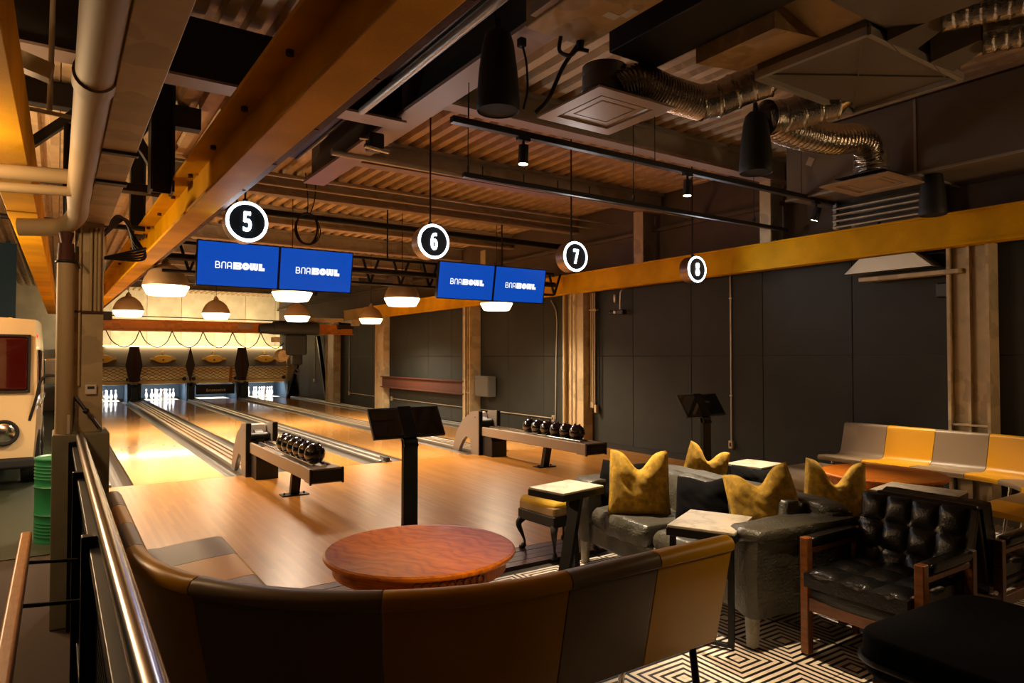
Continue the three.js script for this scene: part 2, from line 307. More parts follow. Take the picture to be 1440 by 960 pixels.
// ================================================================ LANES
const LANE = [[0.80, 1.853], [2.69, 3.75], [4.43, 5.484], [6.32, 7.375]];
const laneEnd = -28.75;
LANE.forEach(([a, b], i) => {
  const t = thing('bowling_lane', ['glossy maple lane beside the handrail, running to pins under plate five', 'glossy maple lane between the near ball return and the narrow divider', 'glossy maple lane leading to the lowered black sweep board', 'glossy maple lane nearest the dark panelled wall'][i], 'bowling lane', [0, 0, 0], 0, 'bowling lanes');
  mesh('lane_bed', span(a, b, -0.1, 0, laneEnd, FOUL - 0.005), M.lane, t);
  for (const s of [0, 1]) {                                      // hollow gutters either side
    const x0 = s ? b : a - 0.235, c = x0 + 0.1175, pts = [];
    for (let k = 0; k <= 10; k++) { const q = k / 10 * Math.PI; pts.push([-Math.cos(q) * 0.115, -0.012 - Math.sin(q) * 0.075]); }
    for (let k = 10; k >= 0; k--) { const q = k / 10 * Math.PI; pts.push([-Math.cos(q) * 0.1174, -0.02 - Math.sin(q) * 0.08]); }
    mesh('gutter', P(prism(pts, Math.abs(laneEnd - FOUL)), c, 0, (laneEnd + FOUL) / 2), M.gutter, t);
  }
  const arrows = [];
  for (let k = -3; k <= 3; k++) arrows.push(P(prism([[-0.02, 0], [0.02, 0], [0, 0.15]], 0.002), (a + b) / 2 + k * 0.135, 0.0005, FOUL - 4.6 + Math.abs(k) * 0.3, -Math.PI / 2, 0, 0));
  mesh('aiming_arrows', arrows, M.border, t);
});
function capping(x0, x1, label, bronze) {
  const t = thing('lane_capping', label, 'capping');
  const n = bronze ? 4 : 1, w = (x1 - x0) / n, L = Math.abs(laneEnd - FOUL) - 0.05, zc = (laneEnd + FOUL) / 2;
  mesh('deck', span(x0, x1, -0.1, 0.004, laneEnd, FOUL - 0.03), bronze ? M.trackBronze : M.gutter, t);
  for (const x of [x0 + 0.03, x1 - 0.03]) mesh('metal_edge', rbox(0.055, 0.05, L, 0.02, x, 0.01, zc), M.cap, t);
  if (bronze) for (let k = 1; k < n + 1; k++) mesh('track_rail', rbox(0.022, 0.03, L, 0.01, x0 + w * (k - 0.5), 0.015, zc), k % 2 ? M.cap : M.trackBronze, t);
  else mesh('dark_groove', span((x0 + x1) / 2 - 0.015, (x0 + x1) / 2 + 0.015, 0, 0.008, laneEnd, FOUL - 0.12), M.black, t);
  return t;
}
capping(2.088, 2.46, 'ribbed bronze ball track running back from the near ball return', true);
capping(5.72, 6.09, 'ribbed bronze ball track running back from the ball return by the wall', true);
const div = capping(3.985, 4.195, 'narrow grey lane divider ending in a foul line sensor', false);
mesh('foul_sensor', [rbox(0.07, 0.07, 0.12, 0.02, 4.09, 0.05, FOUL + 0.02), cyl(0.012, 0.012, 0.2, 4.09, 0.06, FOUL - 0.12, Math.PI / 2)], M.black, div);
const edge = capping(0.33, 0.565, 'grey lane edge capping beside the railing plinth', false);
mesh('foul_sensor', [rbox(0.08, 0.09, 0.1, 0.02, 0.47, 0.06, FOUL + 0.03), cyl(0.02, 0.02, 0.05, 0.47, 0.12, FOUL + 0.03)], M.chrome, edge);
capping(7.61, 7.9, 'grey lane edge capping along the dark wall', false);

// ================================================================ WALLS
const wr = structGroup('wall_right', 'right wall of charcoal panels with a brown upper band');
mesh('wall_core', span(7.97, 8.2, -0.4, 4.4, -30, 4), M.black, wr);
for (let k = -3; k < 20; k++) {
  const z1 = -4.51 - 1.25 * k, z0 = z1 - 1.25;
  if (z0 < -29.6) continue;
  mesh('wall_panel', rbox(0.03, 1.545, 1.242, 0.004, 7.965, 0.805, (z0 + z1) / 2), M.wall, wr);
  mesh('wall_panel', rbox(0.03, 1.29, 1.242, 0.004, 7.965, 2.232, (z0 + z1) / 2), M.wall, wr);
}
mesh('upper_wall', span(7.93, 7.97, 2.88, 4.3, -30, 4), M.wallUpper, wr);
mesh('upper_ledge', span(7.84, 7.93, 3.55, 3.60, -30, -5.0), M.wallUpper, wr);
struct('baseboard_right', span(7.925, 7.95, 0, 0.085, -9.3, -0.2), M.baseboard);
const wb = structGroup('wall_back', 'cream panelled wall above the pinsetter masking');
mesh('wall_core', span(-8, 8.2, -0.5, 4.4, -30.2, -29.95), M.cream, wb);
for (let k = 0; k < 7; k++) mesh('wall_panel', rbox(1.205, 2.5, 0.03, 0.004, 0.45 + 1.22 * k + 0.61, 2.95, -29.93), M.cream, wb);
struct('wall_left', span(-8.2, -8, -0.5, 4.4, -30.2, 4.2), M.blueWall);
struct('wall_front', span(-8.2, 8.2, -0.5, 4.4, 4, 4.2), M.wall);
struct('wall_end', span(-8, -0.8, -0.4, 4.3, -19.2, -19), M.blueWall, 'blue wall behind the parked bus');

// ================================================================ CEILING
const ceil = structGroup('ceiling', 'corrugated metal roof deck');
mesh('roof_slab', span(-8.2, 8.2, 4.36, 4.5, -30.2, 4.2), M.black, ceil);
{
  const period = 0.2, n = 41, x0 = 0;
  const prof = [];
  for (let k = 0; k < n; k++) { const x = x0 + k * period; prof.push([x, 4.13], [x + 0.09, 4.13], [x + 0.115, 4.19], [x + 0.175, 4.19]); }
  prof.push([x0 + n * period, 4.13]);
  const outline = [...prof, ...prof.slice().reverse().map(([x, y]) => [x, y + 0.012])];
  const zs = [-3.2, -5.4, -7.6, -9.72, -11.85, -14.0, -16.2, -18.4, -20.6, -22.8, -25, -29.9];
  for (let i = 0; i < zs.length - 1; i++) mesh('deck_sheet', P(prism(outline, zs[i] - zs[i + 1]), 0, 0, (zs[i] + zs[i + 1]) / 2), M.deck, ceil);
  mesh('deck_sheet', P(prism(outline, 7.2), 0, 0, 0.4), M.deck, ceil);
  mesh('deck_sheet', P(prism(outline, 34), -8.1, 0, -13), M.deck, ceil);
  for (const z of zs.slice(1, -1)) {
    const b = structGroup('ceiling_beam', 'grey steel roof beam under the corrugated deck');
    const xs = z > -8 ? 2.62 : 1.2;
    mesh('web', span(xs, 7.95, 3.86, 4.12, z - 0.012, z + 0.012), M.greySteel, b);
    mesh('bottom_flange', span(xs, 7.95, 3.83, 3.86, z - 0.085, z + 0.085), M.flange, b);
    mesh('top_flange', span(xs, 7.95, 4.10, 4.13, z - 0.085, z + 0.085), M.greySteel, b);
  }
}
const lb = structGroup('ceiling_beam', 'dark steel girder running along the lanes');
mesh('web', span(2.55, 2.60, 3.70, 4.10, -8.2, -3.5), M.darkSteel, lb);
mesh('bottom_flange', span(2.45, 2.70, 3.67, 3.70, -8.2, -3.5), M.flange, lb);
for (const [z, w] of [[-5.42, 0.16], [-7.72, 0.2], [-12.4, 0.2], [-16.6, 0.2]]) {
  const c = structGroup('trim', 'pale upper wall column above the yellow beam'); c.name = numbered('trim_column');
  mesh('front_flange', span(7.55, 7.575, 3.04, 3.85, z - w / 2, z + w / 2), M.tan, c);
  mesh('web', span(7.575, 7.9, 3.04, 3.85, z - 0.01, z + 0.01), M.greySteel, c);
}
// wall columns below the beam
[[-3.17, 0.36, 0.30], [-9.52, 0.5, 0.22], [-13.3, 0.3, 0.2], [-18.45, 0.55, 0.2], [-22.6, 0.7, 0.25]].forEach(([z, w, d], i) => {
  const t = thing('wall_column', ['tan steel column with cross plates behind the far curved bench', 'wide tan column wrapped by pipes beside the mid wall', 'tan column next to the grey junction box', 'tan column where the rusty rail begins', 'tan column beside the diagonal black braces'][i], 'column', [0, 0, 0], 0, 'steel wall columns');
  if (i === 0) {
    mesh('web', span(7.80, 7.82, 0, 2.72, z - w / 2, z + w / 2), M.tan, t);
    for (const s of [-1, 0, 1]) mesh('flange', span(s ? 7.72 : 7.74, 7.94, 0, 2.72, z + s * w / 2 - 0.014, z + s * w / 2 + 0.014), M.tan, t);
    mesh('cross_plate', span(7.73, 7.80, 0.86, 0.88, z - w / 2, z + w / 2), M.tan, t);
  } else if (i === 2) {
    mesh('flange', span(7.66, 7.68, 0, 2.72, z - w / 2, z + w / 2 - 0.2), M.tan, t);
    mesh('web', span(7.68, 7.94, 0, 2.72, z - 0.01, z + 0.01), M.tan, t);
    for (const s of [-1, 1]) mesh('flange', span(7.66, 7.94, 0, 2.72, z + s * w / 2 - 0.012, z + s * w / 2 + 0.012), M.tan, t);
    mesh('cross_plate', span(7.68, 7.94, 0.76, 0.78, z - w / 2, z + w / 2), M.tan, t);
  } else { mesh('shaft', rbox(d, 2.72, w, 0.01, 7.94 - d / 2, 1.36, z), M.tan, t); mesh('edge_bead', span(7.94 - d - 0.03, 7.94 - d, 0, 2.72, z - w / 2, z - w / 2 + 0.06), M.tanPipe, t); }
  if (i === 1) {
    for (const [dx, dz, r] of [[-0.05, -0.2, 0.03], [-0.06, 0.02, 0.02]]) mesh('pipe', rod([7.7 + dx, 0, z + dz], [7.7 + dx, 2.7, z + dz], r), M.tanPipe, t);
    for (let k = 0; k < 3; k++) mesh('conduit', rod([7.86 - k * 0.01, 0.75, z + 0.3 + k * 0.06], [7.86 - k * 0.01, 2.7, z + 0.3 + k * 0.06], 0.017), M.tanPipe, t);
    mesh('conduit_strap', span(7.83, 7.9, 2.38, 2.41, z + 0.26, z + 0.46), M.tanPipe, t);
    mesh('conduit_end', [rbox(0.06, 0.1, 0.1, 0.01, 7.87, 0.72, z + 0.33), rbox(0.06, 0.14, 0.06, 0.01, 7.87, 0.66, z + 0.42)], M.tanPipe, t);
  }
});

// ================================================================ CRANE RUNWAYS AND CRANE
const rr = thing('crane_runway_beam', 'glossy yellow steel runway beam crossing the charcoal wall', 'beam');
mesh('web', span(7.6, 7.625, 2.72, 3.03, -21, 1.5), M.yellow, rr);
mesh('bottom_flange', span(7.58, 7.74, 2.70, 2.725, -21, 1.5), M.yellow, rr);
mesh('top_flange', span(7.58, 7.74, 3.02, 3.045, -21, 1.5), M.yellow, rr);
for (const z of [-4.0, -5.3, -5.45, -7.6, -10.0]) mesh('bolt', cyl(0.018, 0.018, 0.03, 7.62, 3.06, z, 0, 0, 0, 8), M.black, rr);
const rl = thing('crane_runway_beam', 'weathered yellow steel runway beam over the lane beside the railing', 'beam', [1.12, 0, 0], 0.0135);
mesh('bottom_flange', rbox(0.19, 0.03, 23, 0.006, -0.1, 2.735, -10.5), M.yellow, rl);
mesh('web', span(-0.11, -0.09, 2.74, 3.05, -22, 1), M.yellow, rl);
mesh('top_flange', rbox(0.3, 0.03, 23, 0.006, -0.1, 3.06, -10.5), M.yellow, rl);
for (let k = 0; k < 12; k++) mesh('bolt', cyl(0.02, 0.02, 0.03, -0.16, 3.035, -2.4 - k * 0.9, 0, 0, 0, 8), M.rail, rl);
mesh('conductor_rail', [span(0.04, 0.09, 2.78, 2.83, -21, 1), span(0.1, 0.12, 2.86, 2.95, -21, 1)], M.rail, rl);
for (let k = 0; k < 22; k++) mesh('rail_clip', rbox(0.1, 0.05, 0.07, 0.008, 0.03, 2.8, -1.2 - k * 0.8), M.rail, rl);
const rf = thing('overhead_beam', 'orange lit yellow girder above the sunken walkway', 'beam', [-0.2, 0, 0], -0.008);
mesh('bottom_flange', rbox(0.2, 0.03, 22, 0.006, -0.1, 2.735, -11), M.yellow, rf);
mesh('web', span(-0.02, 0, 2.74, 3.05, -22, 0), M.yellow, rf);
mesh('top_flange', rbox(0.2, 0.03, 22, 0.006, -0.1, 3.06, -11), M.yellow, rf);
mesh('bolt_plate', rbox(0.2, 0.012, 0.35, 0.004, -0.1, 2.716, -6.8), M.yellow, rf);

const cr = thing('bridge_crane', 'orange underslung bridge crane beam spanning the lanes', 'crane');
mesh('bridge_beam', [span(0.95, 7.5, 2.24, 2.27, -20.1, -19.9), span(0.95, 7.5, 2.26, 2.52, -20.01, -19.99), span(0.95, 7.5, 2.51, 2.54, -20.1, -19.9)], M.craneOrange, cr);
mesh('end_truck', rbox(0.25, 0.2, 0.9, 0.02, 7.45, 2.6, -20), M.tan, cr);
mesh('end_truck', rbox(0.25, 0.2, 0.9, 0.02, 1.0, 2.6, -20), M.darkSteel, cr);
mesh('drive_motor', [cyl(0.09, 0.09, 0.45, 7.2, 2.5, -19.75, 0, 0, Math.PI / 2), cyl(0.11, 0.11, 0.08, 7.0, 2.5, -19.75, 0, 0, Math.PI / 2)], M.black, cr);
mesh('drive_gearbox', rbox(1.1, 0.14, 0.2, 0.03, 6.6, 2.66, -19.85), M.tan, cr);
mesh('festoon_rod', rod([0.95, 2.62, -19.85], [5.6, 2.60, -19.85], 0.012), M.cable, cr);
for (let k = 0; k < 6; k++) { const x = 1.0 + k * 0.75; mesh('festoon_cable', tube([[x, 2.25, -19.8], [x + 0.16, 1.95, -19.8], [x + 0.42, 1.82, -19.8], [x + 0.62, 1.95, -19.8], [x + 0.75, 2.25, -19.8]], 0.013, 24, 6), M.cable, cr); }
mesh('warning_plate', rbox(0.4, 0.14, 0.01, 0.003, 4.35, 2.42, -19.88), M.benchTan, cr);
const ho = thing('electric_hoist', 'dark electric chain hoist hanging under the orange crane beam', 'hoist', [5.62, -0.42, -19.75]); ho.scale.set(1.2, 1.18, 1.2);
mesh('drum_housing', [cyl(0.16, 0.16, 1.05, 0.05, 2.38, 0.1, 0, 0, Math.PI / 2), cyl(0.1, 0.14, 0.35, -0.62, 2.36, 0.1, 0, 0, Math.PI / 2)], M.slate, ho);
mesh('hoist_body', rbox(0.5, 0.5, 0.4, 0.05, 0.05, 1.98, 0), M.slate, ho);
mesh('brake_cover', [cyl(0.13, 0.16, 0.2, -0.25, 1.72, 0.05, Math.PI / 2), rbox(0.2, 0.12, 0.1, 0.02, -0.42, 2.1, 0.1)], M.tan, ho);
mesh('hook_block', [rbox(0.24, 0.34, 0.22, 0.04, 0.1, 1.66, 0), cyl(0.08, 0.08, 0.2, 0.1, 1.62, 0, Math.PI / 2)], M.black, ho);
mesh('hook', tube([[0.1, 1.5, 0], [0.1, 1.4, 0], [0.15, 1.34, 0], [0.1, 1.28, 0], [0.05, 1.32, 0]], 0.025, 20, 8), M.darkSteel, ho);

// ================================================================ PIN END
const font = await new FontLoader().loadAsync('fonts/droid/droid_sans_bold.typeface.json');
function text(s, size, depth, cx, cy, z, sx = 1) {
  const g = clean(new TextGeometry(s, { font, size, depth, curveSegments: 6 })); g.computeBoundingBox(); const b = g.boundingBox;
  g.translate(-(b.min.x + b.max.x) / 2, -(b.min.y + b.max.y) / 2, 0); g.scale(sx, 1, 1); return g.translate(cx, cy, z);
}
const MZ = -27.6;                                     // ridge of the masking panels
const bays = [[0.33, 2.27], [2.27, 4.09], [4.09, 5.90], [5.90, 7.72]];
bays.forEach(([a, b], i) => {
  const c = (LANE[i][0] + LANE[i][1]) / 2;
  const t = thing('masking_unit', ['grey pinsetter masking with quilted cream apron and number five', 'grey pinsetter masking with quilted cream apron and number six', 'grey pinsetter masking with quilted cream apron and number seven', 'grey pinsetter masking with quilted cream apron partly behind the hoist'][i], 'masking', [0, 0, 0], 0, 'pinsetter maskings');
  const w = b - a - 0.02, x = (a + b) / 2;
  mesh('upper_panel', bar([x, 1.92, MZ - 0.45], [x, 1.22, MZ], w, 0.03).clone(), M.maskGrey, t);
  mesh('apron', bar([x, 1.20, MZ], [x, 0.70, MZ - 0.22], w, 0.03), M.quilt, t);
  const strips = [];
  for (let k = -6; k < 16; k++) for (const s of [-1, 1]) {
    const y0 = 1.19, y1 = 0.72, u0 = a + k * 0.24, u1 = u0 + s * 0.96, clip = (u) => Math.min(b - 0.03, Math.max(a + 0.03, u));
    if (Math.max(u0, u1) < a || Math.min(u0, u1) > b) continue;
    const ta = (clip(u0) - u0) / (u1 - u0), tb = (clip(u1) - u0) / (u1 - u0);
    if (Math.abs(ta - tb) < 0.02) continue;
    const pt = (q) => [u0 + (u1 - u0) * q, y0 + (y1 - y0) * q, MZ + 0.018 - 0.22 * q];
    strips.push(bar(pt(ta), pt(tb), 0.02, 0.012));
  }
  mesh('quilt_ribs', strips, M.maskBrown, t);
  mesh('bottom_rail', rbox(w, 0.13, 0.05, 0.015, x, 0.64, MZ - 0.2), M.quilt, t);
  const em = []; for (let k = 0; k < 24; k++) { const q = k / 24 * Math.PI * 2; em.push([Math.cos(q) * 0.31, Math.sin(q) * 0.165]); }
  const tilt = -Math.atan2(0.45, 0.70);
  const pl = mesh('name_plate', [P(prism(em, 0.03, 0.008), c, 1.50, MZ - 0.14, tilt), P(prism([[-0.42, 0.03], [-0.25, 0.06], [-0.25, -0.06], [-0.42, -0.03]], 0.03), c, 1.50, MZ - 0.14, tilt), P(prism([[0.42, 0.03], [0.42, -0.03], [0.25, -0.06], [0.25, 0.06]], 0.03), c, 1.50, MZ - 0.14, tilt)], M.brass, t);
  mesh('plate_dot', ball(0.03, c, 1.47, MZ - 0.10, 8), M.maskBrown, pl);
  mesh('lane_number', P(text(String(5 + i), 0.13, 0.02, 0, 0, 0, 0.8), c, 1.74, MZ - 0.31, tilt), M.brass, t);
  for (const s of [a + 0.16, b - 0.16]) mesh('vent_hole', P(cyl(0.07, 0.07, 0.02, 0, 0, 0, Math.PI / 2), s, 0.76, MZ - 0.16), M.maskBrown, t);
});
[2.27, 4.09, 5.90].forEach((x, i) => {
  const w = i === 1 ? 0.02 : 0.3, t = thing('masking_divider', ['wide brown diamond divider between plates five and six', 'slim brown diamond divider between plates six and seven', 'wide brown diamond divider beside plate seven and orange strap'][i], 'divider', [x, 0, 0], 0, 'diamond masking dividers');
  const e = i === 1 ? 0.15 : 0.12;
  mesh('diamond', P(prism([[-w / 2 - 0.0, 1.93], [w / 2, 1.93], [w / 2 + e, 1.27], [w / 2, 0.68], [-w / 2, 0.68], [-w / 2 - e, 1.27]], 0.1, 0.01), 0, 0, MZ + 0.08), M.maskBrown, t);
  if (i !== 1) mesh('ridge', P(prism([[-0.05, 1.92], [0.05, 1.92], [0.05, 0.69], [-0.05, 0.69]], 0.03), 0.03, 0, MZ + 0.14), M.rail, t);
});
single('orange_strap', bar([5.52, 1.2, MZ + 0.12], [5.48, 0.62, MZ + 0.12], 0.1, 0.02), M.craneOrange, 'short orange strap hanging at the masking beside the sweep board', 'strap');
single('masking_end_panel', rbox(0.3, 1.7, 0.4, 0.02, 7.79, 1.35, MZ - 0.2), M.tan, 'tan end panel closing the masking row by the wall', 'panel');
single('cove_lamp', rbox(6.9, 0.05, 0.08, 0.01, 4.4, 1.97, -28.2), M.stripLit, 'long glowing strip lamp along the top of the masking', 'lamp');
// pits and kickbacks
const pit = thing('pinsetter_pit', 'dark blue pinsetter pit housing behind the pins', 'pinsetter');
mesh('pit_curtain', span(0.3, 7.9, 0.0, 1.9, -29.45, -29.4), M.pitBlue, pit);
mesh('pit_roof', span(0.3, 7.9, 1.86, 1.9, -29.4, MZ - 0.42), M.black, pit);
for (const [a, b] of LANE) for (const x of [a - 0.26, b + 0.24]) mesh('kickback', span(x - 0.03, x + 0.05, -0.1, 0.62, -29.3, -27.3), M.pitBlue, pit);
for (const x of [2.27, 4.09, 5.90]) mesh('kickback_nose', rbox(0.2, 0.5, 0.12, 0.02, x, 0.25, -27.25), M.pitBlue, pit);
for (const [a, b] of LANE) mesh('pin_deck', span(a, b, 0.001, 0.003, -28.75, -27.55), M.cream, pit);
LANE.forEach(([a, b], i) => { const t = single('pin_deck_lamp', rbox(1.0, 0.04, 0.08, 0.01, (a + b) / 2, 0.76, -27.95), M.pitLit, ['glowing lamp bar over the pins under plate five', 'glowing lamp bar over the pins under plate six', 'glowing lamp bar above the black sweep board', 'glowing lamp bar over the pins by the wall'][i], 'lamp', 'pin deck lamps'); });
const sweep = thing('sweep_board', 'black pin sweep board with white lettering, lowered on its lane', 'sweep board', [4.96, 0, -27.45]);
mesh('board', rbox(1.35, 0.36, 0.05, 0.01, 0, 0.36, 0), M.black, sweep);
mesh('lettering', text('Brunswick', 0.1, 0.006, 0.02, 0.33, 0.027), M.white, sweep);
mesh('arm', [bar([-0.66, 0.5, 0], [-0.66, 0.62, -0.5], 0.05, 0.05), bar([0.66, 0.5, 0], [0.66, 0.62, -0.5], 0.05, 0.05)], M.pitBlue, sweep);
// pins
const pinProf = [[0, 0], [0.026, 0], [0.029, 0.02], [0.045, 0.065], [0.0575, 0.11], [0.0605, 0.125], [0.056, 0.16], [0.042, 0.205], [0.029, 0.24], [0.0235, 0.27], [0.025, 0.295], [0.031, 0.33], [0.0324, 0.345], [0.030, 0.36], [0.02, 0.376], [0, 0.381]];
const pin0 = thing('bowling_pin', 'white bowling pin with red neck stripes under plate five', 'bowling pin', [0, 0, 0], 0, 'pins under plate five');
mesh('pin_body', lathe(pinProf, 20), M.pin, pin0);
for (const y of [0.252, 0.288]) mesh('neck_stripe', lathe([[0.0235 + Math.abs(0.27 - y) * 0.15, y - 0.007], [0.0272, y - 0.006], [0.0272, y + 0.006], [0.0235, y + 0.007]], 20), M.pinRed, pin0);
let firstPin = true;
[0, 1, 3].forEach((li) => {
  const c = (LANE[li][0] + LANE[li][1]) / 2, plate = ['five', 'six', '', 'eight'][li];
  for (let r = 0; r < 4; r++) for (let k = 0; k <= r; k++) {
    const pos = [c + (k - r / 2) * 0.3048, 0.004, FOUL - 18.29 - r * 0.264];
    if (firstPin) { pin0.position.set(...pos); firstPin = false; }
    else copy(pin0, pos, 0, li === 3 ? 'white bowling pin with red neck stripes on the lane by the wall' : 'white bowling pin with red neck stripes under plate ' + plate, 'pins under plate ' + plate);
  }
});
// braces at the end wall
for (const [a, b, n] of [[[7.6, 2.25, -25.2], [7.3, 0, -26.2], 'black diagonal steel brace in front of the masking end panel'], [[7.8, 2.3, -24.2], [7.75, 0.0, -23.0], 'black diagonal steel brace leaning against the wall column']]) single('steel_brace', bar(a, b, 0.12, 0.1), M.blackMetal, n, 'brace');

// ================================================================ BALL RETURNS
function ballReturn(x, label) {
  const t = thing('ball_return', label, 'ball return', [x, 0, 0]);
  for (const s of [-1, 1]) {                         // two arched cheeks of the hood, outline in (along the lane, up)
    const sh = new THREE.Shape(); [[-0.10, 0], [-0.10, 0.70], [0.16, 0.67], [0.20, 0.63], [0.42, 0.52], [0.62, 0.30], [0.75, 0], [0.55, 0], [0.49, 0.10], [0.40, 0.20], [0.30, 0.27], [0.17, 0.25], [0.11, 0.0]].forEach(([u, v], i) => i ? sh.lineTo(u, v) : sh.moveTo(u, v));
    const g = boxUV(new THREE.ExtrudeGeometry(sh, { depth: 0.05, bevelEnabled: true, bevelSize: 0.006, bevelThickness: 0.006, bevelSegments: 2 })); g.rotateY(Math.PI / 2); 
    mesh('hood_cheek', P(g, s > 0 ? 0.14 : -0.2, 0, -9.42), M.returnGrey, t);
    const c = mesh('cheek_edge', P(rbox(0.065, 0.70, 0.02, 0.006), s * 0.17, 0.35, -9.31), M.blackMetal, t);
    mesh('screw', cyl(0.012, 0.012, 0.012, s * 0.205, 0.6, -9.42, 0, 0, Math.PI / 2, 10), M.chrome, c);
  }
  mesh('front_block', [prismX([[-9.35, 0], [-9.35, 0.42], [-9.1, 0.42], [-9.02, 0.24], [-9.02, 0]], 0.28)], M.black, t);
  mesh('lift_wheel', [P(cyl(0.17, 0.17, 0.1, 0, 0, 0, 0, 0, Math.PI / 2), 0, 0.42, -9.55), P(cyl(0.06, 0.06, 0.24, 0, 0, 0, 0, 0, Math.PI / 2), 0, 0.5, -9.45)], M.black, t);
  mesh('inner_shell', [P(rbox(0.26, 0.2, 0.3, 0.04), 0, 0.52, -9.7, -0.5)], M.returnGrey, t);
  for (const s of [-1, 1]) mesh('rack_side', rbox(0.035, 0.14, 2.4, 0.012, s * 0.14, 0.38, -8.1), M.returnPanel, t);
  mesh('rack_floor', rbox(0.26, 0.02, 2.4, 0.006, 0, 0.40, -8.1), M.returnGrey, t);
  for (const s of [-1, 1]) mesh('ball_rail', rod([s * 0.06, 0.455, -9.2], [s * 0.06, 0.455, -6.95], 0.014), M.chrome, t);
  mesh('end_block', rbox(0.33, 0.15, 0.2, 0.012, 0, 0.375, -6.82), M.returnPanel, t);
  mesh('end_cap', [rbox(0.30, 0.12, 0.02, 0.005, 0, 0.375, -6.712), rbox(0.02, 0.16, 0.03, 0.005, 0.165, 0.375, -6.712), rbox(0.02, 0.16, 0.03, 0.005, -0.165, 0.375, -6.712)], M.black, t);
  const leg = mesh('support_leg', [bar([0, 0, -7.83], [0, 0.34, -7.74], 0.1, 0.07)], M.blackMetal, t);
  mesh('foot_plate', [rbox(0.3, 0.012, 0.16, 0.003, 0, 0.007, -7.83), cyl(0.012, 0.012, 0.02, -0.11, 0.02, -7.83, 0, 0, 0, 8), cyl(0.012, 0.012, 0.02, 0.11, 0.02, -7.83, 0, 0, 0, 8)], M.blackMetal, leg);
  return t;
}
function prismX(pts, w) { const g = prism(pts.map(([z, y]) => [-z, y]), w, 0.008); return g.rotateY(Math.PI / 2); }
ballReturn(2.26, 'taupe ball return with arched hood beside the handrail lanes');
ballReturn(5.80, 'taupe ball return with arched hood beside the dark wall lanes');
const ball0 = thing('bowling_ball', 'glossy black bowling ball on the near rack beside the touchscreen post', 'bowling ball', [2.26, 0, -7.1], 0, 'balls on the near rack');
mesh('ball_shell', new THREE.SphereGeometry(0.1085, 32, 24), M.bowlingBall, ball0).position.y = 0.552;
mesh('finger_holes', [ball(0.014, 0.03, 0.655, 0.02, 8), ball(0.014, 0.052, 0.647, -0.005, 8), ball(0.016, -0.01, 0.658, -0.03, 8)], M.black, ball0);
for (const [x, lab, grp] of [[2.26, 'glossy black bowling ball on the near rack beside the touchscreen post', 'balls on the near rack'], [5.80, 'glossy black bowling ball on the far rack in front of the wall', 'balls on the far rack']])
  for (let k = 0; k < 6; k++) { if (x < 3 && k === 0) continue; copy(ball0, [x, 0, -7.1 - k * 0.2185], 0, lab, grp).rotation.set(0, k * 1.3, 0); }

// ================================================================ TOUCHSCREEN POSTS
function kiosk(x, label) {
  const t = thing('touchscreen_post', label, 'kiosk', [x, 0, -5.0]);
  mesh('base_plate', rbox(0.4, 0.014, 0.34, 0.004, 0, 0.007, 0), M.blackMetal, t);
  mesh('post', rbox(0.125, 0.9, 0.05, 0.006, 0, 0.46, 0), M.blackMetal, t);
  const a = 33 * D;
  mesh('neck', [rbox(0.125, 0.34, 0.045, 0.006, 0, 0.985, -0.07, -a, 0, 0)], M.blackMetal, t);
  for (const s of [-1, 1]) { const p = mesh('screen_half', P(rbox(0.31, 0.27, 0.028, 0.005), s * 0.158, 1.035, -0.06, -a, 0, 0), M.black, t); mesh('screen_glass', P(rbox(0.285, 0.24, 0.004, 0.001), s * 0.158, 1.035 + 0.0155 * Math.sin(a), -0.06 + 0.0155 * Math.cos(a), -a, 0, 0), M.bowlingBall, p); }
  mesh('screen_spine', P(rbox(0.12, 0.28, 0.02, 0.004), 0, 1.035 + 0.012 * Math.sin(a), -0.06 + 0.012 * Math.cos(a), -a, 0, 0), M.blackMetal, t);
  return t;
}
kiosk(2.36, 'black touchscreen post standing behind the near round table');
kiosk(5.89, 'black touchscreen post in front of the charcoal wall');

// ================================================================ PENDANT LAMPS
const pend0 = thing('pendant_lamp', '', 'pendant lamp');
mesh('lens', lathe([[0, 2.385], [0.215, 2.385], [0.228, 2.392], [0.284, 2.50], [0.284, 2.512], [0, 2.512]], 40), M.lens, pend0);
mesh('dome_shade', lathe([[0.283, 2.505], [0.287, 2.515], [0.262, 2.60], [0.215, 2.69], [0.15, 2.755], [0.09, 2.79], [0.05, 2.80], [0, 2.80]], 40), M.pendant, pend0);
mesh('collar', [cyl(0.045, 0.06, 0.06, 0, 2.82, 0), ball(0.03, 0, 2.86, 0, 10)], M.pendant, pend0);
mesh('cord', rod([0, 2.85, 0], [0, 4.14, 0], 0.006, 6), M.cable, pend0);
const pl = [['left of the wide monitors beside the yellow runway beam', 'below the seam of the first pair of monitors', 'left of the second pair of monitors', 'below the second pair of monitors'], ['tucked against the yellow runway beam near the crane', 'hanging over the middle of the orange crane beam', 'hanging over the electric hoist', 'hanging in front of the far wall column']];
PENDANT_Z.forEach((z, r) => PENDANT_X.forEach((x, i) => {
  const label = 'brown dome pendant with glowing lens ' + pl[r][i];
  if (!r && !i) { pend0.position.set(x, 0, z); tag(pend0, label, 'pendant lamp', 'dome pendant lamps'); }
  else copy(pend0, [x, 0, z], 0, label, 'dome pendant lamps');
}));

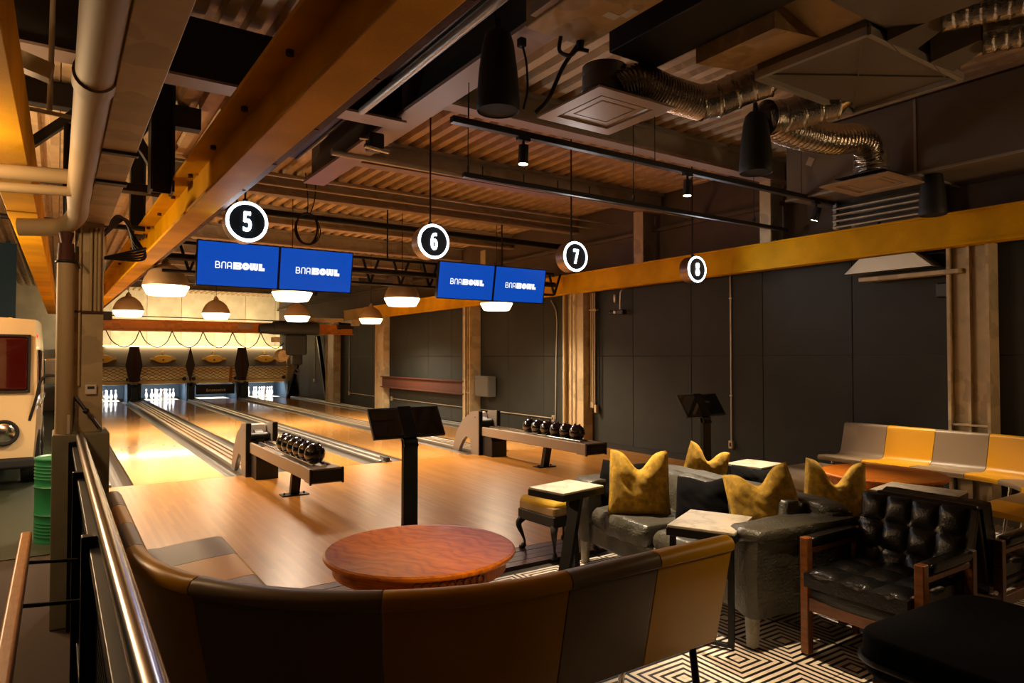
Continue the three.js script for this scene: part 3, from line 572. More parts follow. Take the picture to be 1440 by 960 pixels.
// globe lamps out of view, placed to light girder, column, bus and right wall
UNSEEN_GLOBES.forEach(([x, y, z], i) => {
  const t = thing('unseen_globe_lamp', ['unseen amber globe lamp lighting the yellow girder beside the mesh railing', 'unseen amber globe lamp lighting the walkway beside the barrel', 'unseen amber globe lamp lighting the nose of the bus', 'unseen amber globe lamp lighting the wall and ducts beyond the far curved bench'][i], 'lamp', [x, y, z], 0, 'unseen amber globe lamps');
  mesh('glass_globe', ball(0.14, 0, 0, 0, 24), glow(0xffc888, 4), t); mesh('cap', cyl(0.05, 0.06, 0.06, 0, 0.16, 0), M.brass, t); mesh('cord', rod([0, 0.18, 0], [0, 4.13 - y, 0], 0.006, 6), M.cable, t);
});
for (const [p, l] of [[[2.8, 3.53, -1.95], 'aimed at the patterned tiles'], [[1.2, 3.53, -1.16], 'aimed at the near round table'], [[4.93, 3.52, 0.73], 'aimed at the back of the curved bench']]) { const t = thing('track_spotlight', 'unseen black cylinder spotlight ' + l, 'spotlight', p, 0, 'track spotlights');  // spotlights out of view, placed to light tiles, near table and bench back
  mesh('can', P(cyl(0.04, 0.042, 0.15), 0, 0, 0, p[0] > 2 ? 0 : 0.45), M.black, t); mesh('lit_lens', P(cyl(0.036, 0.036, 0.006, 0, -0.077, 0), 0, 0, 0, p[0] > 2 ? 0 : 0.45), M.lampLit, t); mesh('stem', rod([0, 0.05, 0], [0, p[2] < -1.5 ? 0.07 : 0.6, 0], 0.012, 8), M.black, t); }

// ================================================================ LANE NUMBER SIGNS
SIGN_X.forEach((x, i) => {
  const n = 5 + i, t = thing('lane_number_sign', 'round illuminated drum sign showing lane number ' + ['five', 'six', 'seven', 'eight'][i], 'sign', [x, 2.70, -6.0]);
  mesh('drum', [cyl(0.168, 0.168, 0.15, 0, 0, -0.03, Math.PI / 2, 0, 0, 48)], M.signSide, t);
  mesh('dark_face', cyl(0.145, 0.145, 0.01, 0, 0, 0.046, Math.PI / 2, 0, 0, 48), M.signFace, t);
  mesh('lit_ring', P(clean(new THREE.TorusGeometry(0.157, 0.0135, 10, 56)), 0, 0, 0.046), M.signLit, t);
  const g = text(String(n), 0.165, 0.012, 0, 0, 0.048, 0.62); mesh('lit_number', g, M.signLit, t);
  mesh('hanger_rod', rod([0, 0.165, -0.03], [0, 1.44, -0.03], 0.009, 8), M.cable, t);
  mesh('rod_socket', cyl(0.02, 0.02, 0.05, 0, 0.18, -0.03, 0, 0, 0, 10), M.black, t);
});

// ================================================================ MONITORS
const screen = canvasTex(1024, 576, (c, w, h) => {
  c.fillStyle = '#0a44a8'; c.fillRect(0, 0, w, h);
  c.strokeStyle = '#ffffff'; c.fillStyle = '#ffffff'; c.lineWidth = 13; c.lineCap = 'round'; c.lineJoin = 'round';
  const y0 = 258, y1 = 340;
  c.beginPath(); c.moveTo(222, y0); c.lineTo(222, y1); c.lineTo(250, y1); c.quadraticCurveTo(274, y1, 274, 320); c.quadraticCurveTo(274, 300, 250, 300); c.lineTo(224, 300); c.moveTo(250, 300); c.quadraticCurveTo(266, 299, 266, 279); c.quadraticCurveTo(266, y0, 246, y0); c.lineTo(222, y0); c.stroke();
  c.beginPath(); c.moveTo(298, y1); c.lineTo(298, 278); c.quadraticCurveTo(298, y0, 322, y0); c.quadraticCurveTo(346, y0, 346, 278); c.lineTo(346, y1); c.stroke();
  c.beginPath(); c.moveTo(370, y1); c.lineTo(370, 278); c.quadraticCurveTo(370, y0, 394, y0); c.quadraticCurveTo(418, y0, 418, 278); c.lineTo(418, y1); c.moveTo(370, 310); c.lineTo(418, 310); c.stroke();
  const B = '#0a44a8';
  c.fillRect(440, 250, 84, 98); c.beginPath(); c.arc(524, 275, 25, -1.57, 1.57); c.arc(524, 322, 26, -1.57, 1.57); c.fill(); c.fillStyle = B; c.fillRect(482, 272, 34, 5); c.fillRect(482, 318, 36, 5); c.fillStyle = '#fff';
  c.beginPath(); c.arc(600, 299, 50, 0, 6.3); c.fill(); c.fillStyle = B; c.beginPath(); c.arc(600, 299, 7, 0, 6.3); c.fill(); c.fillStyle = '#fff';
  c.fillRect(652, 250, 108, 80); c.beginPath(); c.arc(680, 322, 28, 0, 3.15); c.arc(732, 322, 28, 0, 3.15); c.fill(); c.fillStyle = B; c.fillRect(676, 250, 5, 62); c.fillRect(730, 250, 5, 62); c.fillStyle = '#fff';
  c.fillRect(768, 250, 46, 98); c.fillRect(768, 306, 80, 42);
});
const screenMat = new THREE.MeshStandardMaterial({ color: 0x04060a, roughness: 0.25, emissive: 0xffffff, emissiveMap: screen, emissiveIntensity: 0.8 });
function monitor(x, label) {
  const t = thing('monitor', label, 'monitor', [x, 2.775, -9.42]), R = (g) => P(g, 0, 0, 0, 10 * D);
  mesh('housing', R(rbox(1.03, 0.585, 0.06, 0.008, 0, 0, -0.035)), M.black, t);
  const g = new THREE.PlaneGeometry(1.005, 0.56); g.translate(0, 0, -0.0035); mesh('screen', R(clean(g)), screenMat, t);
  mesh('bezel', R(join([box(1.03, 0.012, 0.01, 0, 0.287, 0), box(1.03, 0.012, 0.01, 0, -0.287, 0), box(0.012, 0.585, 0.01, 0.509, 0, 0), box(0.012, 0.585, 0.01, -0.509, 0, 0)])), M.black, t);
  for (const x of [-0.2, 0.25]) mesh('hanger', rod([x, 0.2, -0.06], [x, 0.285, -0.31], 0.014, 8), M.cable, t);
}
monitor(1.975, 'blue lit bowling monitor hung just under sign five');
monitor(3.01, 'blue lit bowling monitor under the coiled black cable');
monitor(5.43, 'blue lit bowling monitor hung just under sign six');
monitor(6.47, 'blue lit bowling monitor next to the yellow wall beam');
const tr = thing('monitor_truss', 'black pipe truss carrying the row of monitors', 'truss');
for (const [y, z] of [[3.06, -9.72], [2.86, -9.68], [2.68, -9.72]]) mesh('chord', rod([1.1, y, z], [7.4, y, z], y === 2.86 ? 0.045 : 0.022), M.blackMetal, tr);
for (let k = 0; k < 13; k++) { const x = 1.3 + k * 0.5; mesh('strut', [bar([x, 3.06, -9.72], [x + 0.12, 2.68, -9.72], 0.035, 0.03), bar([x + 0.26, 3.06, -9.72], [x + 0.12, 2.68, -9.72], 0.035, 0.03)], M.blackMetal, tr); }
for (const x of [2.0, 4.2, 6.3]) mesh('drop_rod', rod([x, 3.06, -9.72], [x, 3.83, -9.72], 0.012, 8), M.cable, tr);
const coil = [];
for (let k = 0; k < 4; k++) { const q = []; for (let i = 0; i <= 16; i++) { const a = i / 16 * Math.PI * 2; q.push([2.86 + Math.sin(a) * (0.14 + 0.012 * k), 3.34 + Math.cos(a) * (0.21 + 0.01 * (k % 2)), -9.4 + 0.015 * k + 0.03 * Math.sin(a * 2 + k)]); } coil.push(tube(q.slice(0, 16), 0.008, 48, 6, true)); }
coil.push(tube([[2.86, 3.55, -9.4], [2.88, 3.7, -9.42], [2.84, 4.15, -9.42]], 0.007, 10, 6), tube([[2.9, 3.55, -9.4], [2.97, 3.75, -9.42], [2.99, 4.15, -9.42]], 0.007, 10, 6));
single('cable_coil', coil, M.cable, 'coil of black cable hanging above the monitors', 'cable');

// ================================================================ CURVED BENCHES
function sweepPanel(prof, path, t0, t1, n) {          // closed outline (s outward, y up) carried along a plan curve
  const pos = [], idx = [], m = prof.length;
  for (let i = 0; i <= n; i++) { const [x, z, nx, nz] = path(t0 + (t1 - t0) * i / n); for (const [s, y] of prof) pos.push(x + nx * s, y, z + nz * s); }
  for (let i = 0; i < n; i++) for (let j = 0; j < m; j++) { const a = i * m + j, b = i * m + (j + 1) % m; idx.push(a, b, a + m, b, b + m, a + m); }
  const tri = THREE.ShapeUtils.triangulateShape(prof.map((p) => new THREE.Vector2(...p)), []);
  for (const [a, b, c] of tri) { idx.push(a, c, b); idx.push(n * m + a, n * m + b, n * m + c); }
  const g = new THREE.BufferGeometry(); g.setAttribute('position', new THREE.Float32BufferAttribute(pos, 3)); g.setIndex(idx);
  return boxUV(toCreasedNormals(g, 0.7));
}
const benchProfile = [[-0.575, 0.425], [-0.585, 0.445], [-0.58, 0.468], [-0.555, 0.478], [-0.4, 0.470], [-0.24, 0.455], [-0.17, 0.458], [-0.135, 0.475], [-0.115, 0.51], [-0.045, 0.755], [-0.042, 0.785], [-0.025, 0.806], [0.003, 0.812], [0.028, 0.803], [0.042, 0.782], [0.04, 0.76], [0.022, 0.748], [-0.06, 0.35], [-0.075, 0.338], [-0.10, 0.345], [-0.15, 0.41], [-0.25, 0.42], [-0.5, 0.43]];
const RB = 1.23, AR = RB * Math.PI / 2;
function bench(cx, cz, flip, armB, AL, label) {
  const t = thing('curved_bench', label, 'bench', [cx, 0, cz]);
  const path = (d) => {                                // distance along: straight arm, quarter turn, straight arm
    let x, z, nx, nz;
    if (d < AL) { x = -RB; z = -(AL - d); nx = -1; nz = 0; }
    else if (d < AL + AR) { const a = (d - AL) / RB; nx = -Math.cos(a); nz = Math.sin(a); x = nx * RB; z = nz * RB; }
    else { x = d - AL - AR; z = RB; nx = 0; nz = 1; }
    return [x * flip, z, nx * flip, nz];
  };
  const cuts = [0, AL / 3, AL * 2 / 3, AL, AL + AR * 0.31, AL + AR * 0.665, AL + AR];
  for (let k = 1; k <= Math.round(armB / 0.43); k++) cuts.push(AL + AR + armB * k / Math.round(armB / 0.43));
  for (let i = 0; i < cuts.length - 1; i++) {
    const pr = flip > 0 ? benchProfile : benchProfile.slice().reverse();
    const p = mesh('shell_panel', sweepPanel(pr, path, cuts[i] + 0.003, cuts[i + 1] - 0.003, cuts[i + 1] - cuts[i] > 0.5 ? 14 : 3), i % 2 ? M.benchYellow : M.benchTan, t);
    p.userData.label = i % 2 ? 'mustard yellow shell panel' : 'tan shell panel';
  }
  const total = cuts[cuts.length - 1];
  for (const d of [0.12, 1.2, AL + AR * 0.33, AL + AR * 0.7, AL + AR + 0.1, total - 0.1]) for (const s of [-0.48, -0.12]) {
    const [x, z, nx, nz] = path(d), o = s < -0.3 ? -0.07 : 0.06;
    mesh('leg', rod([x + nx * s, 0.42, z + nz * s], [x + nx * (s + o), 0, z + nz * (s + o)], 0.016, 10), s < -0.3 ? M.chrome : M.blackMetal, t);
  }
  return t;
}
bench(1.50, -3.13, 1, 0.87, 1.32, 'curved bench of mustard and tan shells wrapped around the near round table');
bench(6.42, -2.95, -1, 0.86, 1.48, 'curved bench of mustard and tan shells along the charcoal wall');
const stub = thing('bench_end_seat', 'tan bench seat end with a rolled front beside the far round table', 'bench', [6.1, 0, -3.78], 0);
mesh('rolled_front', [P(cyl(0.1, 0.1, 0.42, 0, 0, 0, Math.PI / 2), -0.3, 0.42, 0), P(rbox(0.5, 0.03, 0.42, 0.01), -0.05, 0.505, 0)], M.benchTan, stub);
for (const [x, z] of [[-0.25, -0.15], [-0.25, 0.15], [0.12, -0.15], [0.12, 0.15]]) mesh('leg', rod([x, 0.49, z], [x, 0, z], 0.014, 8), M.blackMetal, stub);

// ================================================================ ROUND TABLES
function roundTable(x, z, label) {
  const t = thing('round_table', label, 'table', [x, 0, z], 0.5);
  const r = 0.47;
  mesh('table_top', boxUV(lathe([[0, 0.592], [r - 0.02, 0.592], [r - 0.004, 0.598], [r, 0.607], [r - 0.002, 0.616], [r - 0.012, 0.622], [r - 0.025, 0.619], [r - 0.03, 0.6185], [0, 0.6185]], 72)), M.oak, t);
  mesh('apron', boxUV(lathe([[r - 0.045, 0.592], [r - 0.045, 0.53], [r - 0.055, 0.525], [r - 0.07, 0.53], [r - 0.07, 0.592]], 72)), M.oak, t);
  const carv = []; for (let k = -4; k <= 4; k++) { const a = 2.2 + k * 0.09; carv.push(P(clean(new THREE.TorusGeometry(0.02, 0.006, 6, 14)), Math.cos(a) * (r - 0.043), 0.56, Math.sin(a) * (r - 0.043), 0, Math.PI / 2 - a, 0)); }
  mesh('carving', carv, M.wood, t);
  mesh('pedestal', boxUV(lathe([[0, 0.59], [0.16, 0.58], [0.1, 0.52], [0.055, 0.45], [0.07, 0.36], [0.085, 0.27], [0.06, 0.2], [0.075, 0.14], [0, 0.14]], 32)), M.oak, t);
  for (let k = 0; k < 4; k++) { const a = k * Math.PI / 2 + 0.4, c = Math.cos(a), s = Math.sin(a); mesh('foot', tube([[c * 0.05, 0.2, s * 0.05], [c * 0.16, 0.19, s * 0.16], [c * 0.27, 0.08, s * 0.27], [c * 0.36, 0.028, s * 0.36]], 0.028, 16, 8), M.oak, t); }
}
roundTable(1.51, -3.07, 'round oak pedestal table inside the near curved bench');
roundTable(5.62, -2.95, 'round oak pedestal table in front of the far curved bench');

// ================================================================ SOFAS
function sofa(x, z, turn, label) {
  const t = thing('leather_sofa', label, 'sofa', [x, 0, z], turn);
  const L = 1.86, Dp = 0.86;
  mesh('base', rbox(Dp - 0.06, 0.16, L - 0.04, 0.03, 0.02, 0.24, 0), M.sofa, t);
  for (const s of [-1, 1]) {
    mesh('arm', P(puff(Dp - 0.04, 0.47, 0.2, 0.16, 0.012, 16, 7), -0.01, 0.395, s * (L / 2 - 0.1)), M.sofa, t);
    mesh('arm_pad', P(puff(Dp - 0.02, 0.085, 0.23, 0.3, 0.012, 16, 9), -0.01, 0.60, s * (L / 2 - 0.1)), M.sofa, t);
  }
  mesh('back_frame', P(puff(0.2, 0.5, L - 0.02, 0.14, 0.01, 18, 6), Dp / 2 - 0.11, 0.42, 0, 0, 0, -0.08), M.sofa, t);
  mesh('back_roll', P(puff(0.2, 0.1, L - 0.1, 0.3, 0.012, 18, 7), Dp / 2 - 0.09, 0.655, 0), M.sofa, t);
  for (const s of [-1, 1]) {
    mesh('seat_cushion', P(puff(0.62, 0.17, 0.71, 0.34, 0.012, 18, 8), -0.12, 0.375, s * 0.362), M.sofa, t);
    mesh('back_cushion', P(puff(0.2, 0.34, 0.70, 0.38, 0.014, 18, 8), 0.17, 0.54, s * 0.362, 0, 0, -0.22), M.sofa, t);
  }
  for (const [a, b] of [[-1, -1], [-1, 1], [1, -1], [1, 1]]) mesh('leg', P(clean(new THREE.CylinderGeometry(0.04, 0.032, 0.18, 4, 1)), a * (Dp / 2 - 0.07), 0.09, b * (L / 2 - 0.08), 0, Math.PI / 4), M.greySteel, t);
}
sofa(3.62, -3.15, -8 * D, 'wrinkled grey green leather sofa facing the near curved bench');
{
  const t = thing('leather_settee', 'low black armless settee behind the leather sofa, facing the wall', 'settee', [4.52, 0, -3.28], -8 * D);
  mesh('base', rbox(0.56, 0.12, 1.86, 0.02, 0, 0.26, 0), M.black, t);
  for (const s of [-1, 1]) mesh('seat_cushion', P(puff(0.6, 0.13, 0.94, 0.25, 0.006, 14, 8), 0, 0.38, s * 0.47), M.blackLeather, t);
  for (const [a, b] of [[-1, -1], [-1, 1], [1, -1], [1, 1]]) mesh('leg', cyl(0.022, 0.018, 0.2, a * 0.22, 0.1, b * 0.85, 0, 0, 0, 12), M.blackMetal, t);
}

function cushion(name, w, h, th, chop, m, pos, rot, label, group) {
  const t = mesh(numbered(name), pillow(w, h, th, chop, pos[0] * 3), m); t.position.set(...pos); t.rotation.set(...rot, 'YXZ'); scene.add(t); return tag(t, label, 'cushion', group);
}
cushion('throw_pillow', 0.45, 0.47, 0.17, 0.13, M.velvet, [3.47, 0.665, -3.55], [-0.2, -0.75, 0], 'gold velvet pillow standing on the sofa seat with two pointed ears', 'gold velvet pillows');
cushion('throw_pillow', 0.44, 0.42, 0.18, 0.10, M.velvet, [3.66, 0.665, -2.66], [-0.25, -1.0, 0.28], 'gold velvet pillow slumped at the sofa arm above the marble side table', 'gold velvet pillows');
cushion('throw_pillow', 0.38, 0.38, 0.16, 0.12, M.velvet, [4.52, 0.635, -3.84], [-0.25, -0.6, -0.3], 'gold velvet pillow tipped on the settee below the touchscreen post', 'gold velvet pillows');
cushion('throw_pillow', 0.44, 0.44, 0.16, 0.17, M.velvet, [4.68, 0.60, -2.80], [-0.15, -0.85, -0.05], 'gold velvet pillow with a deep dent next to the far round table', 'gold velvet pillows');
cushion('throw_pillow', 0.46, 0.34, 0.16, 0.03, M.blackFabric, [3.66, 0.59, -3.1], [-0.3, -1.2, 0.1], 'black fabric pillow lying between two gold pillows on the sofa', 'black pillows');
cushion('throw_pillow', 0.4, 0.36, 0.14, 0.03, M.blackFabric, [3.55, 0.60, -3.82], [-0.3, -1.2, 0], 'black fabric pillow half hidden behind the eared gold pillow', 'black pillows');
cushion('throw_pillow', 0.46, 0.34, 0.15, 0.03, M.blackFabric, [4.58, 0.55, -3.36], [-0.5, -0.9, 0], 'black fabric pillow on the settee in front of the white side table', 'black pillows');

// ================================================================ SIDE TABLES
function sideTable(x, z, turn, w, d, h, thin, label) {
  const t = thing('side_table', label, 'side table', [x, 0, z], turn, 'marble topped side tables');
  mesh('tray', rbox(w, 0.045, d, 0.004, 0, h - 0.035, 0), M.blackMetal, t);
  mesh('marble_top', rbox(w - 0.008, 0.016, d - 0.008, 0.004, 0, h - 0.006, 0), M.marble, t);
  if (thin) {
    for (const s of [-1, 1]) mesh('leg', bar([-w / 2 + 0.03, h - 0.05, s * (d / 2 - 0.03)], [-w / 2 + 0.03, 0.01, s * (d / 2 - 0.03)], 0.03, 0.03), M.blackMetal, t);
    mesh('base_bar', rbox(0.03, 0.02, d - 0.03, 0.004, -w / 2 + 0.03, 0.01, 0), M.blackMetal, t);
  } else {
    mesh('slanted_leg', bar([0.0, h - 0.05, 0.1], [-0.15, 0.01, 0.1], 0.035, 0.09), M.blackMetal, t);
    mesh('straight_leg', bar([0.06, h - 0.05, -0.02], [0.10, 0.01, 0.0], 0.05, 0.05), M.darkSteel, t);
    mesh('base_bar', bar([-0.15, 0.012, 0.09], [0.10, 0.012, 0.0], 0.1, 0.02), M.blackMetal, t);
  }
}
sideTable(3.04, -3.84, 10 * D, 0.44, 0.34, 0.64, false, 'white marble side table between the yellow stool and sofa');
sideTable(3.15, -2.64, 25 * D, 0.46, 0.38, 0.62, true, 'white marble side table sliding over the sofa seat');
sideTable(5.16, -3.84, 8 * D, 0.40, 0.36, 0.62, true, 'white marble side table behind the tipped gold pillow');
sideTable(5.08, -2.42, 8 * D, 0.46, 0.50, 0.62, true, 'white marble side table behind the tufted black armchair');

// ================================================================ YELLOW STOOL
const st = thing('footstool', 'mustard topped footstool with black frame and curved legs', 'stool', [3.43, 0, -4.43], 0.05);
mesh('seat_top', P(puff(0.5, 0.07, 0.46, 0.25, 0.002, 12), 0, 0.40, 0), M.ottoYellow, st);
mesh('seat_side', rbox(0.49, 0.08, 0.45, 0.02, 0, 0.36, 0), M.ottoSide, st);
mesh('frame', rbox(0.5, 0.085, 0.46, 0.01, 0, 0.285, 0), M.black, st);
for (const [a, b] of [[-1, -1], [-1, 1], [1, -1], [1, 1]]) {
  const x = a * 0.215, z = b * 0.195;
  mesh('leg', [ribbed([[x, 0.26, z], [x + a * 0.03, 0.2, z + b * 0.03], [x + a * 0.005, 0.1, z + b * 0.005], [x - a * 0.005, 0.045, z - b * 0.005], [x + a * 0.012, 0.0, z + b * 0.012]], (q) => 0.034 - 0.024 * Math.min(1, q * 1.4) + (q > 0.85 ? 0.012 : 0), 24, 10), cyl(0.022, 0.026, 0.02, x + a * 0.012, 0.011, z + b * 0.012, 0, 0, 0, 12)], M.black, st);
}

// ================================================================ ARMCHAIRS AND BLACK OTTOMAN
function armchair(x, z, turn, label) {
  const t = thing('leather_armchair', label, 'armchair', [x, 0, z], turn, 'tufted black leather armchairs');
  for (const s of [-1, 1]) {
    mesh('front_post', rbox(0.05, 0.61, 0.045, 0.006, -0.27, 0.305, s * 0.29), M.wood, t);
    mesh('rear_post', rbox(0.05, 0.60, 0.045, 0.006, 0.22, 0.30, s * 0.29), M.wood, t);
    mesh('arm_rail', rbox(0.46, 0.03, 0.03, 0.005, -0.025, 0.535, s * 0.29), M.wood, t);
    mesh('arm_pad', P(puff(0.46, 0.05, 0.06, 0.3, 0.002, 8), -0.025, 0.585, s * 0.29), M.blackLeather, t);
    mesh('side_rail', rbox(0.46, 0.06, 0.025, 0.005, -0.025, 0.27, s * 0.29), M.wood, t);
    mesh('bolt', cyl(0.012, 0.012, 0.03, 0.25, 0.33, s * 0.29, 0, 0, Math.PI / 2, 10), M.chrome, t);
  }
  mesh('front_rail', rbox(0.03, 0.07, 0.54, 0.005, -0.27, 0.265, 0), M.wood, t);
  mesh('rear_rail', rbox(0.03, 0.07, 0.54, 0.005, 0.22, 0.265, 0), M.wood, t);
  mesh('seat_base', P(puff(0.56, 0.09, 0.52, 0.2, 0.003, 12), -0.03, 0.335, 0), M.blackLeather, t);
  mesh('seat_cushion', P(tufted(0.52, 0.58, 0.09, 3, 3, 0.024), -0.05, 0.415, 0, -Math.PI / 2, 0, Math.PI / 2), M.blackLeather, t);
  mesh('back_cushion', P(tufted(0.54, 0.44, 0.12, 4, 3, 0.022), 0.25, 0.575, 0, -0.0, -Math.PI / 2, 0).applyMatrix4(new THREE.Matrix4().makeTranslation(0.25, 0.6, 0).multiply(new THREE.Matrix4().makeRotationZ(-0.28)).multiply(new THREE.Matrix4().makeTranslation(-0.25, -0.6, 0))), M.blackLeather, t);
  mesh('back_frame', P(rbox(0.05, 0.45, 0.53, 0.02), 0.335, 0.575, 0, 0, 0, -0.28), M.blackLeather, t);
}
armchair(3.59, -1.86, 0, 'tufted black leather armchair with wooden posts beside the sofa arm');
armchair(4.37, -1.86, Math.PI, 'black leather armchair with wooden posts under the far bench end');
const ot = thing('black_ottoman', 'large black upholstered ottoman with rounded corners on wooden legs', 'ottoman', [3.13, 0, -1.02], -0.05);
{
  const sh = new THREE.Shape(), w = 0.44, d = 0.5, r = 0.13;
  sh.moveTo(-w + r, -d); sh.lineTo(w - r, -d); sh.absarc(w - r, -d + r, r, -Math.PI / 2, 0); sh.lineTo(w, d - r); sh.absarc(w - r, d - r, r, 0, Math.PI / 2); sh.lineTo(-w + r, d); sh.absarc(-w + r, d - r, r, Math.PI / 2, Math.PI); sh.lineTo(-w, -d + r); sh.absarc(-w + r, -d + r, r, Math.PI, Math.PI * 1.5);
  const g = boxUV(toCreasedNormals(new THREE.ExtrudeGeometry(sh, { depth: 0.10, bevelEnabled: true, bevelSize: 0.025, bevelThickness: 0.03, bevelSegments: 5, curveSegments: 12 }), 0.5)); g.rotateX(-Math.PI / 2);
  mesh('padded_top', P(g, 0, 0.325, 0), M.blackFabric, ot);
  const e = sh.getPoints(14).map((p) => [p.x * 1.06, 0.352, -p.y * 1.055]); e.pop();
  mesh('piping', tube(e, 0.011, 140, 8, true), M.blackLeather, ot);
  mesh('frame', P(rbox(0.8, 0.06, 0.92, 0.01), 0, 0.27, 0), M.black, ot);
  for (const [a, b] of [[-1, -1], [-1, 1], [1, -1], [1, 1]]) mesh('leg', rbox(0.05, 0.28, 0.05, 0.005, a * 0.34, 0.14, b * 0.4), M.wood, ot);
}

// ================================================================ WALL DETAILS (right)
const wc = thing('wall_conduit', 'thin pale conduit with outlet boxes along the far charcoal wall', 'conduit');
mesh('run', [rod([7.93, 0.40, -21.4], [7.93, 0.39, -18.75], 0.012, 8), rod([7.93, 0.39, -18.1], [7.93, 0.39, -13.5], 0.012, 8), rod([7.93, 0.39, -13.1], [7.93, 0.39, -10.45], 0.012, 8)], M.conduit, wc);
mesh('riser', [rod([7.93, 0.40, -21.4], [7.93, 2.55, -21.4], 0.012, 8)], M.conduit, wc);
mesh('riser', [tube([[7.93, 0.39, -10.35], [7.93, 1.5, -10.33], [7.93, 2.45, -10.33], [7.9, 2.66, -10.45]], 0.012, 30, 8)], M.conduit, wc);
for (const z of [-21.4, -18.0, -13.85, -10.4]) { const b = mesh('outlet_box', rbox(0.05, 0.12, 0.08, 0.008, 7.925, 0.39, z), M.conduit, wc); mesh('socket', rbox(0.012, 0.05, 0.025, 0.002, 7.898, 0.39, z), M.black, b); }
const w2 = thing('wall_conduit', 'vertical white conduit and outlet box beside the touchscreen post', 'conduit');
mesh('riser', rod([7.93, 0.36, -6.27], [7.93, 2.72, -6.27], 0.012, 8), M.conduit, w2);
for (const y of [1.02, 2.4]) mesh('clip', rbox(0.02, 0.02, 0.05, 0.004, 7.93, y, -6.27), M.conduit, w2);
const ob = mesh('outlet_box', rbox(0.05, 0.11, 0.07, 0.008, 7.925, 0.33, -6.27), M.conduit, w2); mesh('socket', rbox(0.012, 0.05, 0.025, 0.002, 7.898, 0.33, -6.27), M.black, ob);
const w3 = thing('wall_conduit', 'short hanging conduit with outlet box between the black braces', 'conduit');
mesh('riser', rod([7.93, 0.75, -25.0], [7.93, 2.5, -25.0], 0.014, 8), M.conduit, w3); mesh('outlet_box', rbox(0.06, 0.12, 0.12, 0.01, 7.92, 0.7, -25.0), M.white, w3);
const gr = thing('guard_rail', 'rusty brown steel channel rail fixed low across the far wall', 'rail');
mesh('web', span(7.72, 7.74, 0.74, 1.0, -18.2, -13.4), M.rail, gr); mesh('top_lip', span(7.66, 7.74, 1.0, 1.03, -18.2, -13.4), M.rail, gr); mesh('bottom_lip', span(7.66, 7.74, 0.71, 0.74, -18.2, -13.4), M.rail, gr);
const jb = thing('junction_box', 'grey steel junction box mounted beside the slim tan column', 'box'); mesh('body', rbox(0.2, 0.45, 0.55, 0.01, 7.8, 0.93, -12.7), M.box, jb); mesh('lid', rbox(0.012, 0.42, 0.52, 0.004, 7.695, 0.93, -12.7), M.box, jb);
const wcam = thing('wall_camera', 'small black camera on a curved white arm below the yellow beam', 'camera');
mesh('arm', tube([[7.9, 2.7, -8.45], [7.84, 2.66, -8.43], [7.82, 2.5, -8.43], [7.82, 2.36, -8.43]], 0.013, 20, 8), M.white, wcam);
mesh('mount', P(clean(new THREE.TorusGeometry(0.05, 0.022, 10, 20)), 7.86, 2.56, -8.6, 0, 0.8, 0), M.white, wcam);
mesh('body', [rbox(0.1, 0.08, 0.2, 0.02, 7.82, 2.32, -8.42), cyl(0.03, 0.04, 0.1, 7.80, 2.32, -8.6, Math.PI / 2)], M.black, wcam);
mesh('lens_cap', cyl(0.025, 0.025, 0.02, 7.76, 2.315, -8.5, 0, 0, Math.PI / 2, 12), M.white, wcam);
single('small_speaker', rbox(0.12, 0.16, 0.14, 0.02, 7.88, 2.28, -3.45), M.black, 'small black box speaker high beside the tan column', 'speaker');
// pale duct boots under and over the yellow beam
const boot = thing('duct_boot', 'pale angular sheet metal boot under the yellow beam', 'duct');
mesh('boot_body', [P(prism([[-0.48, 0], [0.48, 0], [0.3, 0.16], [-0.3, 0.16]], 0.28), 7.79, 2.53, -3.95, 0, Math.PI / 2, 0), span(7.76, 7.92, 2.73, 3.34, -4.4, -3.5)], M.galv, boot);
const rv = single('steel_shelf', rbox(0.26, 0.05, 1.05, 0.01, 7.80, 2.46, -3.75, 0, 0, 0.06), M.tan, 'pale steel angle bracket under the duct boot', 'bracket');
const vent = thing('wall_louvre', 'stacked pale sheet metal louvre above the yellow beam', 'vent');
for (let k = 0; k < 4; k++) mesh('louvre_blade', rbox(0.2, 0.02, 0.95, 0.005, 7.5, 3.09 + k * 0.07, -3.95, 0, 0, 0.4), M.galv, vent);
mesh('louvre_frame', [span(7.5, 7.56, 3.05, 3.36, -4.47, -4.43), span(7.5, 7.56, 3.05, 3.36, -3.47, -3.43)], M.galv, vent);

// ================================================================ AIR DUCTS
const wd = thing('wall_duct', 'long grey rectangular air duct along the wall above the yellow beam', 'duct');
mesh('duct_body', span(6.98, 7.9, 3.37, 4.1, -4.72, 1.5), M.duct, wd);
for (const z of [-3.3, -1.9, -0.5]) mesh('seam', span(6.965, 7.9, 3.355, 4.1, z - 0.012, z + 0.012), M.galv, wd);
mesh('lower_edge', span(6.96, 6.985, 3.355, 3.375, -4.73, 1.5), M.galv, wd);
mesh('paper_tag', P(rbox(0.002, 0.09, 0.08, 0.0005), 6.974, 3.75, -4.42, 0.5, 0, 0), M.paper, wd);
const ha = thing('air_handler', 'tan boxed air handler underside with rating label over the sofa', 'air handler');
mesh('cabinet', rbox(0.47, 0.42, 4, 0.01, 2.62, 3.81, -1.41), M.ductTan, ha);
mesh('rating_label', [rbox(0.1, 0.003, 0.06, 0.001, 2.72, 3.599, -3.0), rbox(0.06, 0.003, 0.1, 0.001, 2.79, 3.599, -2.92)], M.label, ha);
mesh('edge_channel', [span(2.34, 2.40, 3.62, 3.68, -3.3, 0.6)], M.flange, ha);
mesh('drain_hook', tube([[2.62, 3.59, -3.36], [2.62, 3.5, -3.37], [2.70, 3.49, -3.36], [2.74, 3.53, -3.34], [2.8, 3.52, -3.3]], 0.013, 20, 8), M.black, ha);
